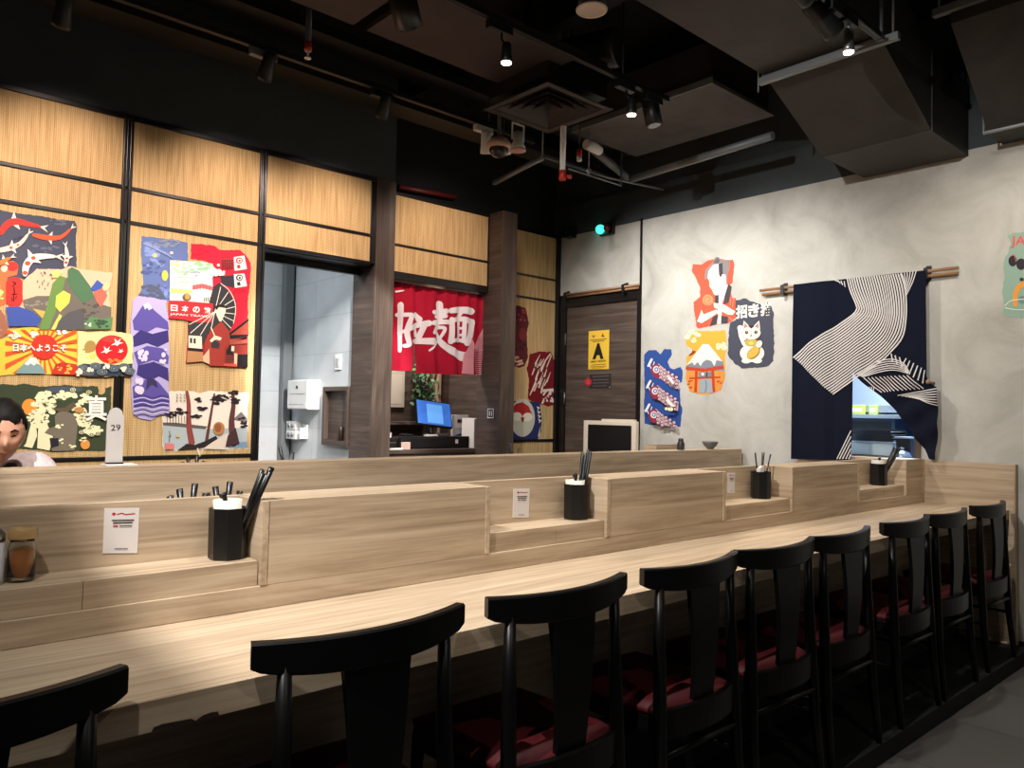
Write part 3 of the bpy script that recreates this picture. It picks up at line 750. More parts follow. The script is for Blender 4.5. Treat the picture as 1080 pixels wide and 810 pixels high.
d.done('noren_curtain', 'navy curtain with white wavy lines, right flap pulled aside from the kitchen hatch', 'curtain')
def rods(name, y0, y1, z, yb, label, x=XR-.045, dz=.028):
    t = thing(name, (XR, (y0+y1)/2, z-.03), label, 'curtain rod')
    part('pole', t, lambda b: b.cyl((x, y0, z), (x, y1, z), .0105, bamboo, 12))
    part('pole', t, lambda b: b.cyl((x+.018, y0+.012, z-dz), (x+.018, y1-.012, z-dz), .0105, bamboo, 12))
    for y in yb: part('bracket', t, lambda b: (b.box((x-.015, y-.011, z-.05), (XR-.0005, y+.011, z-.038), black_metal), b.box((x-.017, y-.012, z-.05), (x-.012, y+.012, z+.02), black_metal), b.box((x+.008, y-.012, z-.01), (x+.014, y+.012, z+.028), black_metal), b.box((XR-.008, y-.015, z-.05), (XR-.0005, y+.015, z+.04), black_metal)))
q0, q1 = P(801.5, 305.5, 'X', XR-.045), P(1011, 283.5, 'X', XR-.045)
rods('bamboo_rods', q1.y, q0.y, (q0.z+q1.z)/2, (P(829, 300, 'X', XR).y, P(980, 287, 'X', XR).y), 'pair of bamboo rods on black brackets carrying the navy curtain')
one('curtain_hook', 'small brass coloured hook holding the right flap of the navy curtain', 'hook', lambda b: (b.cyl(P(985, 404, 'X', XR), P(985, 404, 'X', XR)+Vector((-.095, 0, 0)), .008, bamboo, 8), b.ball(P(985, 404, 'X', XR)+Vector((-.095, 0, .004)), .014, bamboo, 10)))
q0, q1 = P(595.7, 313.7, 'X', XR-.03), P(674.2, 302.5, 'X', XR-.03)
rods('bamboo_rods', q1.y, q0.y-.02, 2.468, (4.30, 5.0), 'pair of short bamboo rods above the walnut door', dz=.02)

# ------------------------------------------------------------------ torn pictures on the tatami wall
G1 = 'torn pictures on the left tatami panel'; G2 = 'torn pictures on the second tatami panel'; G3 = 'torn pictures on the alcove wall'; G4 = 'torn pictures on the concrete wall'
Z5 = (0, 210, 140/945); Z6 = (0, 310, 140/1031); Z7 = (0, 400, 140/1080); Z8 = (130, 240, 150/1080); R1 = (130, 330, 150/1080); R2 = (130, 390, 150/1080); R3 = (535, 330, 70/405)
def fish(d, path, w, c, tail=(238, 222, 205), spots=None, fins=True):
    p = cubic(path, 5); n = len(p)
    ws = [w*(.55+.45*math.sin(min(1, i/n*2.2)*PI/2))*(1-.75*(i/n)**1.6) for i in range(n)]
    a, e = p[-2], p[-1]; dx, dy = e[0]-a[0], e[1]-a[1]; l = math.hypot(dx, dy) or 1; dx /= l; dy /= l
    d.poly([e, (e[0]+dx*w*1.1-dy*w*.45, e[1]+dy*w*1.1+dx*w*.45), (e[0]+dx*w*.6, e[1]+dy*w*.6), (e[0]+dx*w*1.0+dy*w*.4, e[1]+dy*w*1.0-dx*w*.4)], tail)
    if fins:
        m = p[n//3]; q = p[n//3+2]; dx, dy = q[0]-m[0], q[1]-m[1]; l = math.hypot(dx, dy) or 1; dx /= l; dy /= l
        for s in (-1, 1): d.poly([m, (m[0]+dx*w*.9-s*dy*w*1.1, m[1]+dy*w*.9+s*dx*w*1.1), (m[0]+dx*w*.9-s*dy*w*.3, m[1]+dy*w*.9+s*dx*w*.3)], tail)
    d.strokes([(p, ws)], c)
    for (i, r, sc) in spots or []:
        k = int(i*(n-1)); d.ell(p[k][0], p[k][1], w*r, w*r*.8, sc)
# grey-blue koi pond
d = Draw('Y', YT, Z5)
d.sheet([(-70, 60), (0, 75), (60, 90), (280, 120), (450, 150), (530, 155), (550, 195), (540, 300), (545, 470), (545, 515), (430, 500), (262, 495), (240, 560), (190, 575), (140, 560), (90, 600), (-70, 610)], (74, 78, 94))
for c, s in (((100, 106, 122), (400, 170, 60, 30)), ((96, 102, 120), (330, 340, 80, 40)), ((60, 64, 80), (120, 300, 90, 30))): d.blobs(c, s, 8, 10, 28, .4)
fish(d, [(8, 240), (45, 185), (110, 160), (200, 178), (280, 196)], 62, (214, 62, 58))
fish(d, [(238, 256), (330, 275), (430, 272), (500, 215)], 44, (226, 92, 60))
fish(d, [(-30, 370), (60, 352), (140, 318), (195, 255)], 46, (232, 205, 190), spots=[(.1, .4, (232, 120, 60)), (.45, .28, (222, 96, 66)), (.65, .2, (222, 96, 66))])
fish(d, [(176, 535), (188, 470), (235, 420), (320, 408), (385, 410)], 64, (240, 225, 210), spots=[(.06, .28, (226, 88, 60)), (.3, .32, (226, 88, 60)), (.5, .25, (226, 88, 60))])
fish(d, [(462, 475), (474, 410), (466, 345)], 40, (238, 220, 208), spots=[(.2, .3, (214, 80, 66)), (.45, .25, (214, 80, 66))])
fish(d, [(-20, 470), (30, 440), (70, 420)], 40, (238, 120, 62))
d.done('torn_poster', 'torn picture of red and white carp on slate blue, top left', 'poster', G1)
# mountain landscape
d = Draw('Y', YT-.0035, Z5)
d.sheet([(160, 590), (262, 495), (330, 500), (430, 500), (500, 478), (580, 500), (800, 525), (793, 570), (775, 640), (783, 760), (785, 935), (700, 930), (600, 925), (400, 940), (230, 905), (60, 905), (45, 770)], (226, 188, 158))
for k in range(16): d.ell(265+random.uniform(0, 110), 520+random.uniform(0, 120), 4, 9, (120, 100, 90))
d.poly([(160, 720), (260, 690), (400, 690), (470, 560), (560, 540), (640, 620), (690, 740), (790, 770), (785, 930), (400, 938), (235, 905), (170, 760)], (112, 106, 98))
d.blobs((140, 134, 124), (260, 740, 90, 30), 14, 8, 22, .4); d.blobs((86, 84, 80), (640, 800, 110, 60), 20, 10, 26, .5)
d.poly([(480, 505), (510, 484), (560, 510), (640, 620), (665, 700), (590, 740), (520, 660), (480, 590)], (82, 118, 88))
d.poly([(640, 640), (690, 575), (735, 610), (690, 670)], (66, 92, 172)); d.poly([(665, 660), (740, 630), (762, 690), (715, 772), (680, 720)], (206, 108, 92)); d.ell(752, 625, 22, 30, (214, 210, 150), .5)
d.poly([(372, 600), (425, 545), (468, 560), (430, 690), (395, 800), (345, 930), (275, 930), (330, 770), (350, 690)], (106, 140, 78))
d.poly([(372, 530), (410, 505), (440, 520), (410, 560), (370, 560)], (226, 214, 120))
d.poly([(398, 690), (450, 652), (500, 680), (490, 740), (425, 805), (392, 765)], (232, 220, 92)); d.poly([(420, 820), (440, 830), (390, 930), (360, 930)], (222, 210, 100))
d.poly([(38, 770), (130, 765), (230, 800), (292, 855), (258, 905), (60, 905)], (68, 88, 162)); d.poly([(230, 780), (320, 800), (300, 850)], (220, 172, 92))
d.poly([(415, 870), (480, 810), (570, 780), (600, 850), (600, 930), (390, 935)], (88, 88, 92)); d.poly([(600, 890), (640, 835), (720, 855), (800, 840), (790, 925), (610, 925)], (92, 134, 92)); d.blobs((62, 84, 62), (700, 890, 80, 30), 14, 8, 18, .6)
d.blobs((214, 210, 196), (640, 900, 60, 20), 5, 6, 14, .5)
d.done('torn_poster', 'torn landscape picture with green ridge, yellow field and blue water', 'poster', G1)
# orange strip, red lantern shape, brown strip
d = Draw('Y', YT-.001, Z5)
d.sheet([(-70, 460), (20, 445), (95, 440), (130, 470), (120, 540), (50, 560), (48, 740), (10, 760), (-70, 800)], (232, 112, 72))
d.ell(88, 480, 42, 34, (214, 60, 56)); d.blobs((240, 200, 120), (0, 680, 40, 60), 10, 8, 22, .6); d.ell(30, 490, 24, 30, (238, 200, 180))
d.done('torn_poster', 'small orange torn strip at the left photo edge under the carp', 'poster', G1)
d = Draw('Y', YT-.0065, Z5)
d.sheet([(60, 566), (100, 556), (140, 562), (162, 590), (160, 730), (140, 762), (100, 768), (60, 760), (44, 730), (44, 590)], (220, 58, 54), amp=1.5)
d.strokes([([(92, 590), (112, 600), (90, 622)], 9), ([(100, 630), (102, 668)], 9), ([(84, 680), (120, 676)], 8), ([(100, 672), (96, 726)], 8), ([(116, 690), (112, 712)], 7), ([(84, 700), (86, 724)], 7)], (40, 26, 24))
d.done('torn_poster', 'small red rounded label picture with black brushed marks', 'poster', G1)
d = Draw('Y', YT-.0065, Z6)
d.sheet([(-60, 110), (0, 118), (40, 170), (55, 230), (58, 300), (20, 345), (-60, 350)], (158, 104, 86)); d.blobs((176, 124, 104), (0, 240, 40, 80), 6, 10, 24, .7)
d.done('torn_poster', 'brown torn scrap at the left photo edge above the sunrise picture', 'poster', G1)
# rising sun
d = Draw('Y', YT-.0035, Z6)
d.sheet([(-60, 335), (55, 345), (60, 280), (150, 268), (260, 248), (400, 268), (590, 272), (606, 300), (600, 540), (596, 635), (480, 630), (200, 620), (40, 632), (-60, 640)], (242, 196, 76))
cx, cy = 342, 412; O = (205, 70, 44)
def clipray(a):
    dx, dy = math.cos(a), math.sin(a); t = 1e9
    for v, lo, hi in ((dx, 40-cx if cx else 0, 596-cx), (dy, 278-cy, 618-cy)):
        if abs(v) > 1e-6: t = min(t, (hi if v > 0 else lo)/v)
    return (cx+dx*t, cy+dy*t)
for k in range(22):
    a = 2*PI*k/22+.05; d.poly([(cx, cy), clipray(a), clipray(a+.11)], (222, 92, 50))
d.ell(cx, cy, 102, 96, (216, 58, 46), n=36)
d.poly([(115, 618), (200, 520), (240, 488), (280, 500), (345, 600), (350, 620)], (126, 156, 158)); d.poly([(186, 545), (240, 488), (280, 500), (312, 552), (280, 540), (262, 558), (236, 540), (214, 556)], (226, 226, 222))
d.blobs((244, 236, 216), (110, 320, 46, 26), 12, 10, 20, .6); d.blobs((244, 236, 216), (255, 318, 36, 22), 9, 8, 18, .6); d.blobs((244, 238, 226), (480, 296, 50, 16), 10, 8, 16, .6); d.blobs((190, 170, 110), (110, 330, 22, 14), 4, 6, 12)
d.poly([(395, 622), (430, 545), (480, 530), (597, 548), (594, 630)], (196, 58, 44)); d.blobs((240, 180, 80), (500, 585, 80, 32), 14, 6, 16, .6); d.blobs((60, 40, 40), (470, 560, 60, 20), 6, 3, 8)
d.text('日本へようこそ', (98, 448), (515, 452), (98, 386), (120, 84, 60), .05)
d.text('日本へようこそ', (98, 446), (515, 450), (98, 388), (250, 246, 236), .025)
d.done('torn_poster', 'torn sunrise picture with orange rays, mountain and white Japanese lettering', 'poster', G1)
# red sun with cranes over waves
d = Draw('Y', YT-.0137, Z6)
d.sheet([(606, 285), (700, 300), (850, 290), (950, 300), (1020, 312), (1033, 350), (1026, 500), (1031, 540), (1028, 622), (960, 635), (850, 642), (700, 642), (596, 615), (602, 540)], (244, 222, 156))
d.ell(700, 410, 45, 50, (166, 136, 78), .3); d.blobs((168, 138, 80), (670, 430, 45, 24), 8, 10, 18); d.blobs((226, 206, 112), (700, 478, 48, 24), 10, 10, 18)
d.ell(866, 432, 126, 112, (202, 40, 46), n=40); d.ell(870, 350, 80, 26, (186, 66, 60))
d.blobs((236, 130, 60), (890, 520, 60, 16), 10, 8, 18)
for x, y, s in ((905, 375, 1), (822, 435, .95), (935, 442, .55)):
    d.poly([(x-45*s, y+25*s), (x-10*s, y+2*s), (x-18*s, y-30*s), (x+8*s, y-6*s), (x+32*s, y-30*s), (x+20*s, y+2*s), (x+52*s, y+4*s), (x+20*s, y+14*s), (x+4*s, y+30*s), (x-14*s, y+18*s)], (248, 238, 226))
d.poly([(598, 560), (650, 540), (720, 548), (800, 540), (900, 552), (1028, 540), (1026, 620), (958, 632), (850, 638), (700, 638), (598, 612)], (54, 66, 84))
for (x, y) in ((640, 575), (740, 560), (690, 610), (790, 606), (880, 580), (960, 566), (1000, 600)):
    for r, c in ((46, (54, 66, 84)), (40, (140, 150, 150)), (35, (54, 66, 84)), (25, (140, 150, 150)), (20, (54, 66, 84)), (10, (140, 150, 150))): d.ell(x, min(y, 636-r*.6), r, r*.6, c, n=20)
for x, y in ((700, 588), (815, 560), (955, 590), (612, 612)): d.blobs((238, 230, 206), (x, y, 26, 24), 8, 8, 16, .8)
d.done('torn_poster', 'torn picture of a red sun with white cranes over dark waves, crossing the black bar', 'poster', G1)
# green picture with pale pine
d = Draw('Y', YT, Z7)
d.sheet([(-60, 40), (40, 40), (120, 50), (200, 35), (330, 60), (400, 55), (520, 45), (650, 60), (795, 56), (806, 90), (800, 118), (826, 126), (852, 110), (856, 70), (906, 60), (900, 120), (905, 200), (890, 300), (870, 480), (866, 575), (840, 586), (600, 582), (420, 592), (300, 572), (-60, 560)], (62, 72, 54))
d.ell(520, 85, 150, 26, (74, 84, 98)); d.ell(240, 225, 62, 66, (238, 150, 62))
PC = (234, 230, 190)
for s, n in (((380, 150, 90, 50), 26), ((540, 130, 80, 34), 18), ((350, 240, 100, 70), 34), ((300, 330, 80, 60), 22), ((690, 150, 50, 40), 14), ((640, 240, 50, 60), 14), ((680, 340, 60, 50), 18), ((760, 415, 70, 34), 18)): d.blobs(PC, s, int(n*1.7), 12, 26, .62)
for s in ((420, 190, 90, 40), (340, 290, 90, 60), (660, 280, 40, 80), (700, 380, 70, 40)): d.blobs((92, 104, 70), s, 12, 4, 10, .5)
d.poly([(210, 520), (250, 360), (290, 360), (300, 460), (260, 560), (190, 545)], PC); d.poly([(310, 380), (370, 340), (430, 470), (400, 580), (300, 560)], PC)
d.poly([(442, 300), (470, 268), (530, 256), (600, 290), (630, 360), (624, 440), (605, 580), (420, 585), (400, 480), (445, 468), (360, 436), (390, 400), (448, 385)], (120, 112, 98))
d.poly([(420, 236), (520, 232), (600, 180), (610, 220), (560, 262), (470, 262)], (96, 84, 70)); d.poly([(402, 480), (470, 478), (478, 540), (410, 560)], (46, 42, 52))
d.blobs(PC, (480, 375, 36, 18), 5, 10, 20); d.blobs(PC, (500, 500, 20, 20), 4, 10, 16); d.blobs(PC, (590, 540, 40, 18), 6, 8, 16); d.ell(690, 530, 38, 40, (222, 150, 76)); d.ell(640, 250, 40, 24, (190, 140, 84)); d.blobs(PC, (680, 490, 40, 14), 5, 8, 16)
for x, y in ((590, 85), (720, 105), (660, 430), (740, 450), (790, 440)):
    for r, c in ((22, PC), (16, (62, 72, 54)), (8, PC)): d.ell(x, y, r, r*.7, c, n=16)
d.text('真', (690, 338), (866, 338), (690, 130), (248, 244, 232), .018)
d.done('torn_poster', 'torn dark green picture with pale pine clouds and one white character', 'poster', G1)
# second panel
d = Draw('Y', YT, Z8)
d.sheet([(140, 65), (300, 80), (490, 115), (490, 255), (360, 245), (356, 560), (300, 566), (170, 552), (120, 524), (150, 440), (145, 320), (133, 200)], (96, 114, 164))
d.blobs((126, 146, 198), (240, 200, 100, 110), 30, 10, 32, .5); d.blobs((80, 92, 140), (240, 320, 90, 80), 24, 8, 26, .6); d.blobs((84, 92, 112), (230, 490, 110, 60), 30, 12, 30, .6); d.blobs((110, 124, 190), (320, 470, 30, 60), 10, 8, 20)
d.blobs((128, 134, 150), (330, 120, 130, 30), 16, 10, 26, .4); d.ell(315, 365, 24, 40, (226, 198, 84)); d.ell(238, 212, 18, 14, (214, 204, 110)); d.ell(365, 192, 14, 10, (214, 204, 190)); d.ell(320, 500, 16, 22, (120, 150, 214))
for k in range(10): d.strokes([(cubic([(150+20*k, 120+8*k), (180+20*k, 135+10*k), (215+18*k, 125+12*k)], 4), 4)], (150, 166, 206), caps=False)
d.done('torn_poster', 'torn blue flower picture, upper left of the second tatami panel', 'poster', G2)
# purple picture: plain purple hills and water
d = Draw('Y', YT-.0035, R1)
d.sheet([(75, -100), (110, -128), (200, -118), (332, -95), (322, -60), (348, 60), (345, 180), (352, 400), (345, 560), (356, 740), (330, 782), (280, 775), (210, 815), (120, 800), (72, 760), (60, 600), (58, 500), (75, 360), (62, 200), (54, 100)], (178, 168, 218))
PU, PD, PLt = (92, 82, 158), (62, 54, 118), (214, 206, 232)
d.poly([(70, 60), (150, -60), (190, -80), (235, -20), (340, 70), (345, 130), (250, 110), (180, 150), (80, 130)], PU); d.poly([(150, -60), (190, -80), (222, -36), (195, -20), (180, -40), (165, -24)], PLt)
d.poly([(72, 180), (130, 130), (220, 160), (340, 130), (345, 220), (260, 260), (180, 230), (80, 260)], PD); d.poly([(80, 300), (180, 250), (300, 270), (345, 330), (340, 390), (220, 360), (110, 400)], PU)
d.poly([(110, 400), (230, 370), (340, 420), (345, 520), (270, 480), (200, 520), (100, 470)], PD); d.poly([(70, 560), (180, 500), (220, 490), (270, 530), (345, 620), (350, 700), (80, 720)], PU); d.poly([(180, 500), (215, 490), (250, 520), (262, 570), (215, 545), (170, 590)], (60, 52, 92))
for k in range(9): d.strokes([(cubic([(75, 640+18*k), (150, 625+18*k), (220, 645+18*k), (290, 628+18*k), (346, 640+17*k)], 4), 6)], PLt if k % 2 else PD, caps=False)
d.blobs(PLt, (140, 330, 40, 50), 8, 10, 22, 1.2); d.blobs(PLt, (120, 540, 30, 60), 8, 10, 22, 1.4); d.blobs(PLt, (300, 320, 30, 60), 7, 8, 18, 1.2)
d.done('torn_poster', 'tall torn purple picture at the left of the second tatami panel', 'poster', G2)
# red picture with dark parasol
d = Draw('Y', YT-.001, Z8)
d.sheet([(515, 122), (600, 125), (690, 138), (735, 170), (890, 170), (930, 210), (968, 270), (965, 420), (945, 560), (945, 850), (938, 1065), (850, 1060), (650, 1050), (600, 1018), (475, 1030), (492, 820), (488, 725), (560, 722), (640, 700), (640, 420), (690, 290), (620, 252), (512, 240)], (208, 42, 64))
d.blobs((190, 34, 56), (600, 190, 80, 40), 10, 10, 26, .5); d.blobs((190, 34, 56), (880, 520, 60, 80), 10, 10, 26, .8)
for y0, dk in ((225, (176, 60, 66)), (355, (58, 56, 62))):
    d.poly([(735, y0+20), (840, y0+4), (846, y0+104), (745, y0+76)], dk)
    d.poly([(838, y0), (918, y0-12 if y0 < 300 else y0-6), (938, y0+90), (845, y0+104)], (238, 234, 226)); d.ell(880, y0+26, 26, 24, dk); d.ell(882, y0+26, 17, 15, (238, 234, 226)); d.ell(882, y0+27, 9, 9, dk); d.poly([(860, y0+62), (884, y0+56), (890, y0+84), (866, y0+88)], dk)
if True:
    for yy in range(4):
        for xx in range(5): d.ell(752+xx*18, 252+yy*18, 6, 6, (90, 40, 46), n=8)
d.blobs((238, 232, 220), (705, 330, 34, 50), 10, 10, 22, 1); d.blobs((238, 232, 220), (755, 350, 14, 14), 3, 8, 14, 1)
UM, WH = (58, 58, 62), (232, 226, 212)
d.poly([(490, 725), (620, 700), (640, 640), (650, 560), (680, 450), (725, 420), (790, 480), (840, 560), (850, 640), (835, 720), (800, 800), (700, 760), (640, 800), (600, 900), (490, 880)], UM)
d.strokes([([(690, 640), (690+math.cos(a)*L, 650+math.sin(a)*L)], 5) for a, L in [(-1.35, 205), (-1.0, 190), (-.62, 180), (-.3, 165), (.05, 160), (.4, 160), (.75, 170), (1.8, 130), (2.15, 200), (2.45, 240), (2.72, 215)]], WH, caps=False)
d.strokes([(cubic([(735, 425), (800, 480), (842, 570), (846, 650), (830, 730)], 5), 5)], WH, caps=False)
d.poly([(490, 820), (590, 826), (594, 922), (490, 912)], (232, 222, 200)); d.poly([(500, 838), (518, 840), (518, 880), (500, 876)], UM); d.poly([(528, 842), (545, 843), (545, 884), (528, 880)], UM); d.poly([(485, 912), (600, 922), (600, 945), (484, 935)], (44, 40, 42))
d.poly([(482, 936), (600, 946), (602, 1016), (476, 1026)], (184, 134, 92)); d.poly([(598, 982), (648, 920), (650, 1040), (602, 1018)], (214, 180, 150))
d.poly([(740, 712), (800, 790), (800, 880), (770, 960), (762, 1055), (650, 1048), (648, 920), (608, 960), (612, 880), (650, 790)], (158, 62, 54))
d.poly([(700, 660), (770, 640), (750, 690), (738, 715), (722, 712)], (238, 226, 196)); d.ell(735, 632, 36, 44, (240, 228, 198)); d.poly([(690, 600), (735, 580), (770, 595), (765, 612), (720, 606), (700, 630)], (48, 40, 42))
d.strokes([([(660, 760), (690, 830), (700, 900)], 8)], (236, 216, 186)); d.poly([(650, 860), (688, 820), (742, 838), (730, 858), (694, 850), (664, 872)], (238, 222, 194)); d.poly([(660, 880), (690, 852), (728, 880), (720, 918), (664, 912)], UM)
d.poly([(790, 805), (942, 705), (944, 830), (800, 868)], (172, 78, 66)); d.poly([(795, 805), (944, 690), (944, 712), (800, 822)], (50, 40, 40)); d.poly([(800, 818), (942, 812), (930, 838), (802, 848)], (44, 38, 40)); d.poly([(802, 860), (940, 850), (938, 880), (800, 892)], (166, 84, 72)); d.poly([(770, 900), (800, 900), (856, 890), (938, 890), (938, 1060), (852, 1056), (760, 1036)], (142, 56, 50))
d.poly([(776, 930), (802, 896), (812, 900), (812, 940), (834, 962), (832, 1020), (768, 1022)], (44, 38, 40)); d.poly([(862, 966), (938, 962), (938, 1062), (858, 1054)], (34, 30, 34)); d.poly([(834, 955), (858, 958), (854, 1052), (834, 1048)], (226, 190, 160)); d.poly([(814, 900), (836, 902), (834, 940), (812, 938)], (232, 216, 190)); d.poly([(756, 1034), (852, 1036), (850, 1058), (752, 1050)], (206, 84, 74))
d.strokes([([(776+14*k, 966), (776+14*k, 1020)], 4) for k in range(4)]+[([(770, 980+16*k), (830, 980+16*k)], 4) for k in range(3)], (150, 70, 60), caps=False)
d.done('torn_poster', 'torn red picture with dark parasol, pale face and red brown houses', 'poster', G2)
# travel picture
d = Draw('Y', YT-.007, Z8)
d.sheet([(356, 250), (470, 256), (600, 262), (678, 275), (678, 420), (684, 560), (672, 718), (560, 722), (450, 700), (342, 690), (352, 555), (355, 400)], (238, 236, 222), amp=2)
d.blobs((150, 198, 160), (560, 300, 100, 40), 22, 10, 26, .5); d.blobs((170, 206, 170), (440, 330, 70, 40), 16, 10, 22, .5); d.blobs((226, 214, 130), (410, 275, 50, 20), 8, 8, 16); d.blobs((160, 170, 190), (520, 350, 60, 20), 10, 6, 16, .5); d.ell(535, 300, 22, 14, (238, 240, 232))
d.poly([(358, 460), (520, 474), (518, 500), (358, 496)], (232, 210, 126)); d.poly([(524, 440), (600, 425), (678, 450), (678, 478), (600, 458), (526, 472)], (206, 110, 112)); d.strokes([([(535+24*k, 430), (535+24*k, 470)], 5) for k in range(6)], (190, 70, 80), caps=False)
d.ell(480, 530, 34, 28, (112, 92, 78)); d.ell(486, 524, 20, 22, (198, 150, 84)); d.strokes([([(610+16*k, 530), (616+16*k, 562)], 6) for k in range(4)], (60, 60, 62), caps=False)
d.strokes([([(380, 420), (470, 410), (560, 425)], 3), ([(420, 445), (500, 432)], 3), ([(400, 380), (470, 372), (530, 385)], 3)], (150, 150, 150), caps=False)
d.poly([(344, 554), (440, 556), (680, 577), (671, 716), (560, 720), (450, 698), (343, 689)], (220, 50, 62))
for i, ch in enumerate('日本の旅'): d.text(ch, (358+84*i, 634+6*i), (410+84*i, 637+6*i), (358+84*i, 586+6*i), (246, 240, 232), .03)
d.text('JAPAN TRAVEL', (352, 668), (664, 690), (352, 648), (246, 236, 228), .015)
d.done('torn_poster', 'torn white travel picture with red banner reading JAPAN TRAVEL', 'poster', G2)
# pine lake: a plain landscape
d = Draw('Y', YT, R2)
d.sheet([(345, 165), (420, 160), (540, 165), (580, 180), (660, 160), (800, 170), (950, 172), (958, 200), (940, 300), (950, 400), (935, 560), (950, 600), (850, 598), (780, 610), (560, 600), (420, 612), (310, 610), (296, 560), (300, 470), (296, 350), (330, 340), (350, 300)], (228, 218, 204))
d.poly([(300, 420), (480, 425), (640, 450), (945, 440), (936, 560), (948, 596), (850, 594), (560, 596), (420, 608), (312, 606), (300, 560)], (170, 182, 184)); d.poly([(300, 400), (400, 402), (640, 430), (620, 452), (300, 422)], (96, 88, 84)); d.poly([(830, 380), (895, 318), (940, 370), (940, 400)], (120, 112, 114)); d.poly([(800, 560), (935, 545), (946, 594), (800, 596)], (120, 150, 176))
d.strokes([([(482+6*math.sin(k*.9)+k*4, 170+k*48) for k in range(9)], [26, 50])], (136, 70, 62)); d.strokes([([(690-10*k, 185+k*60) for k in range(7)], [14, 26])], (96, 58, 52)); d.strokes([([(828+8*math.sin(k*1.1), 170+k*55) for k in range(8)], [22, 60])], (92, 56, 54))
for s, n in (((760, 215, 60, 30), 22), ((870, 235, 50, 24), 14), ((840, 175, 30, 14), 8), ((690, 240, 30, 40), 12), ((590, 290, 34, 16), 9), ((580, 230, 28, 20), 7), ((420, 320, 60, 24), 14), ((350, 345, 40, 20), 10), ((560, 350, 50, 14), 9), ((900, 400, 34, 40), 9)): d.blobs((44, 36, 40), s, n, 10, 22, .42)
d.strokes([([(330+22*k, 350), (332+22*k, 405)], 4) for k in range(8)], (80, 60, 60), caps=False)
d.poly([(410, 610), (480, 560), (540, 570), (620, 540), (700, 500), (720, 540), (640, 580), (560, 600)], (46, 38, 40)); d.poly([(600, 600), (680, 545), (790, 480), (800, 560), (780, 606)], (214, 200, 184)); d.ell(722, 445, 44, 50, (176, 122, 74)); d.ell(716, 440, 26, 34, (140, 88, 58))
d.poly([(770, 590), (790, 500), (850, 440), (880, 560), (830, 570)], (70, 48, 50)); d.ell(412, 500, 14, 14, (196, 180, 130)); d.poly([(312, 555), (380, 560), (382, 604), (316, 604)], (210, 120, 124))
d.strokes([([(346, 465), (352, 490)], 5), ([(340, 505), (360, 500)], 5), ([(350, 505), (346, 545)], 5)]+[([(400+28*(k % 3), 186+22*(k//3)), (410+28*(k % 3), 196+22*(k//3))], 5) for k in range(9)], (90, 80, 74))
d.strokes([([(560, 600), (575, 650)], 14), ([(600, 598), (590, 640)], 8)], (222, 206, 186))
d.done('torn_poster', 'torn landscape picture of dark pine trees by a pale lake', 'poster', G2)
# alcove pictures
d = Draw('Y', YA, R3)
d.sheet([(20, -40), (60, -45), (110, -30), (132, 60), (118, 130), (126, 270), (104, 325), (70, 335), (30, 320)], (92, 40, 44), amp=2, step=10)
d.blobs((150, 70, 80), (95, 20, 28, 40), 10, 4, 10, 1); d.ell(95, 130, 24, 40, (120, 50, 50)); d.blobs((60, 36, 40), (80, 210, 30, 40), 6, 8, 16); d.blobs((196, 144, 118), (75, 290, 36, 30), 8, 8, 18); d.strokes([([(50, 300), (90, 288)], 6), ([(55, 318), (96, 310)], 6)], (220, 190, 170))
d.done('torn_poster', 'dark red torn picture half hidden by the walnut column', 'poster', G3)
d = Draw('Y', YA, R3)
d.sheet([(138, 250), (200, 235), (268, 240), (288, 300), (290, 400), (296, 510), (285, 560), (250, 572), (205, 560), (190, 545), (150, 540), (125, 520), (132, 400), (118, 345)], (116, 28, 34), amp=3, step=12)
random.seed(3)
d.strokes([([(x, y), (x+random.uniform(14, 30), y-random.uniform(40, 70))], [random.uniform(7, 11), 3]) for x, y in [(150+random.uniform(0, 90), 310+k*11) for k in range(17)]]+[([(138, 500), (180, 400)], 7), ([(150, 480), (175, 430)], 6), ([(225, 300), (262, 250)], 8), ([(240, 330), (268, 260)], 6)], (222, 206, 190))
d.strokes([([(190, 330), (200, 350)], 6), ([(160, 320), (172, 340)], 10), ([(210, 380), (220, 400)], 5)], (80, 60, 50))
d.text('忍', (206, 560), (284, 552), (210, 468), (228, 214, 200), .03)
d.done('torn_poster', 'dark red torn picture with white brush strokes on the alcove wall', 'poster', G3)
d = Draw('Y', YA, R3)
d.sheet([(10, 540), (100, 535), (196, 545), (210, 640), (206, 720), (180, 778), (10, 776)], (44, 50, 96), amp=2, step=12)
d.ell(92, 640, 76, 116, (196, 194, 176), n=36); d.poly([(18, 600), (50, 555), (92, 545), (130, 570), (155, 630), (120, 612), (92, 640), (60, 615)], (172, 44, 46)); d.ell(60, 632, 30, 26, (226, 220, 200), .3); d.ell(122, 636, 32, 26, (226, 220, 200), -.3); d.poly([(80, 640), (92, 634), (104, 640), (94, 672)], (172, 44, 46)); d.poly([(84, 650), (100, 650), (94, 668)], (60, 30, 36))
d.strokes([([(182+3*k, 575+26*k), (194+3*k, 580+26*k)], 8) for k in range(4)]+[([(185+3*k, 590+26*k), (190+3*k, 582+26*k)], 6) for k in range(4)], (220, 216, 206)); d.poly([(200, 690), (196, 745), (184, 760)], (226, 214, 196))
d.done('torn_poster', 'dark blue torn picture of a round doll face with red hood', 'poster', G3)

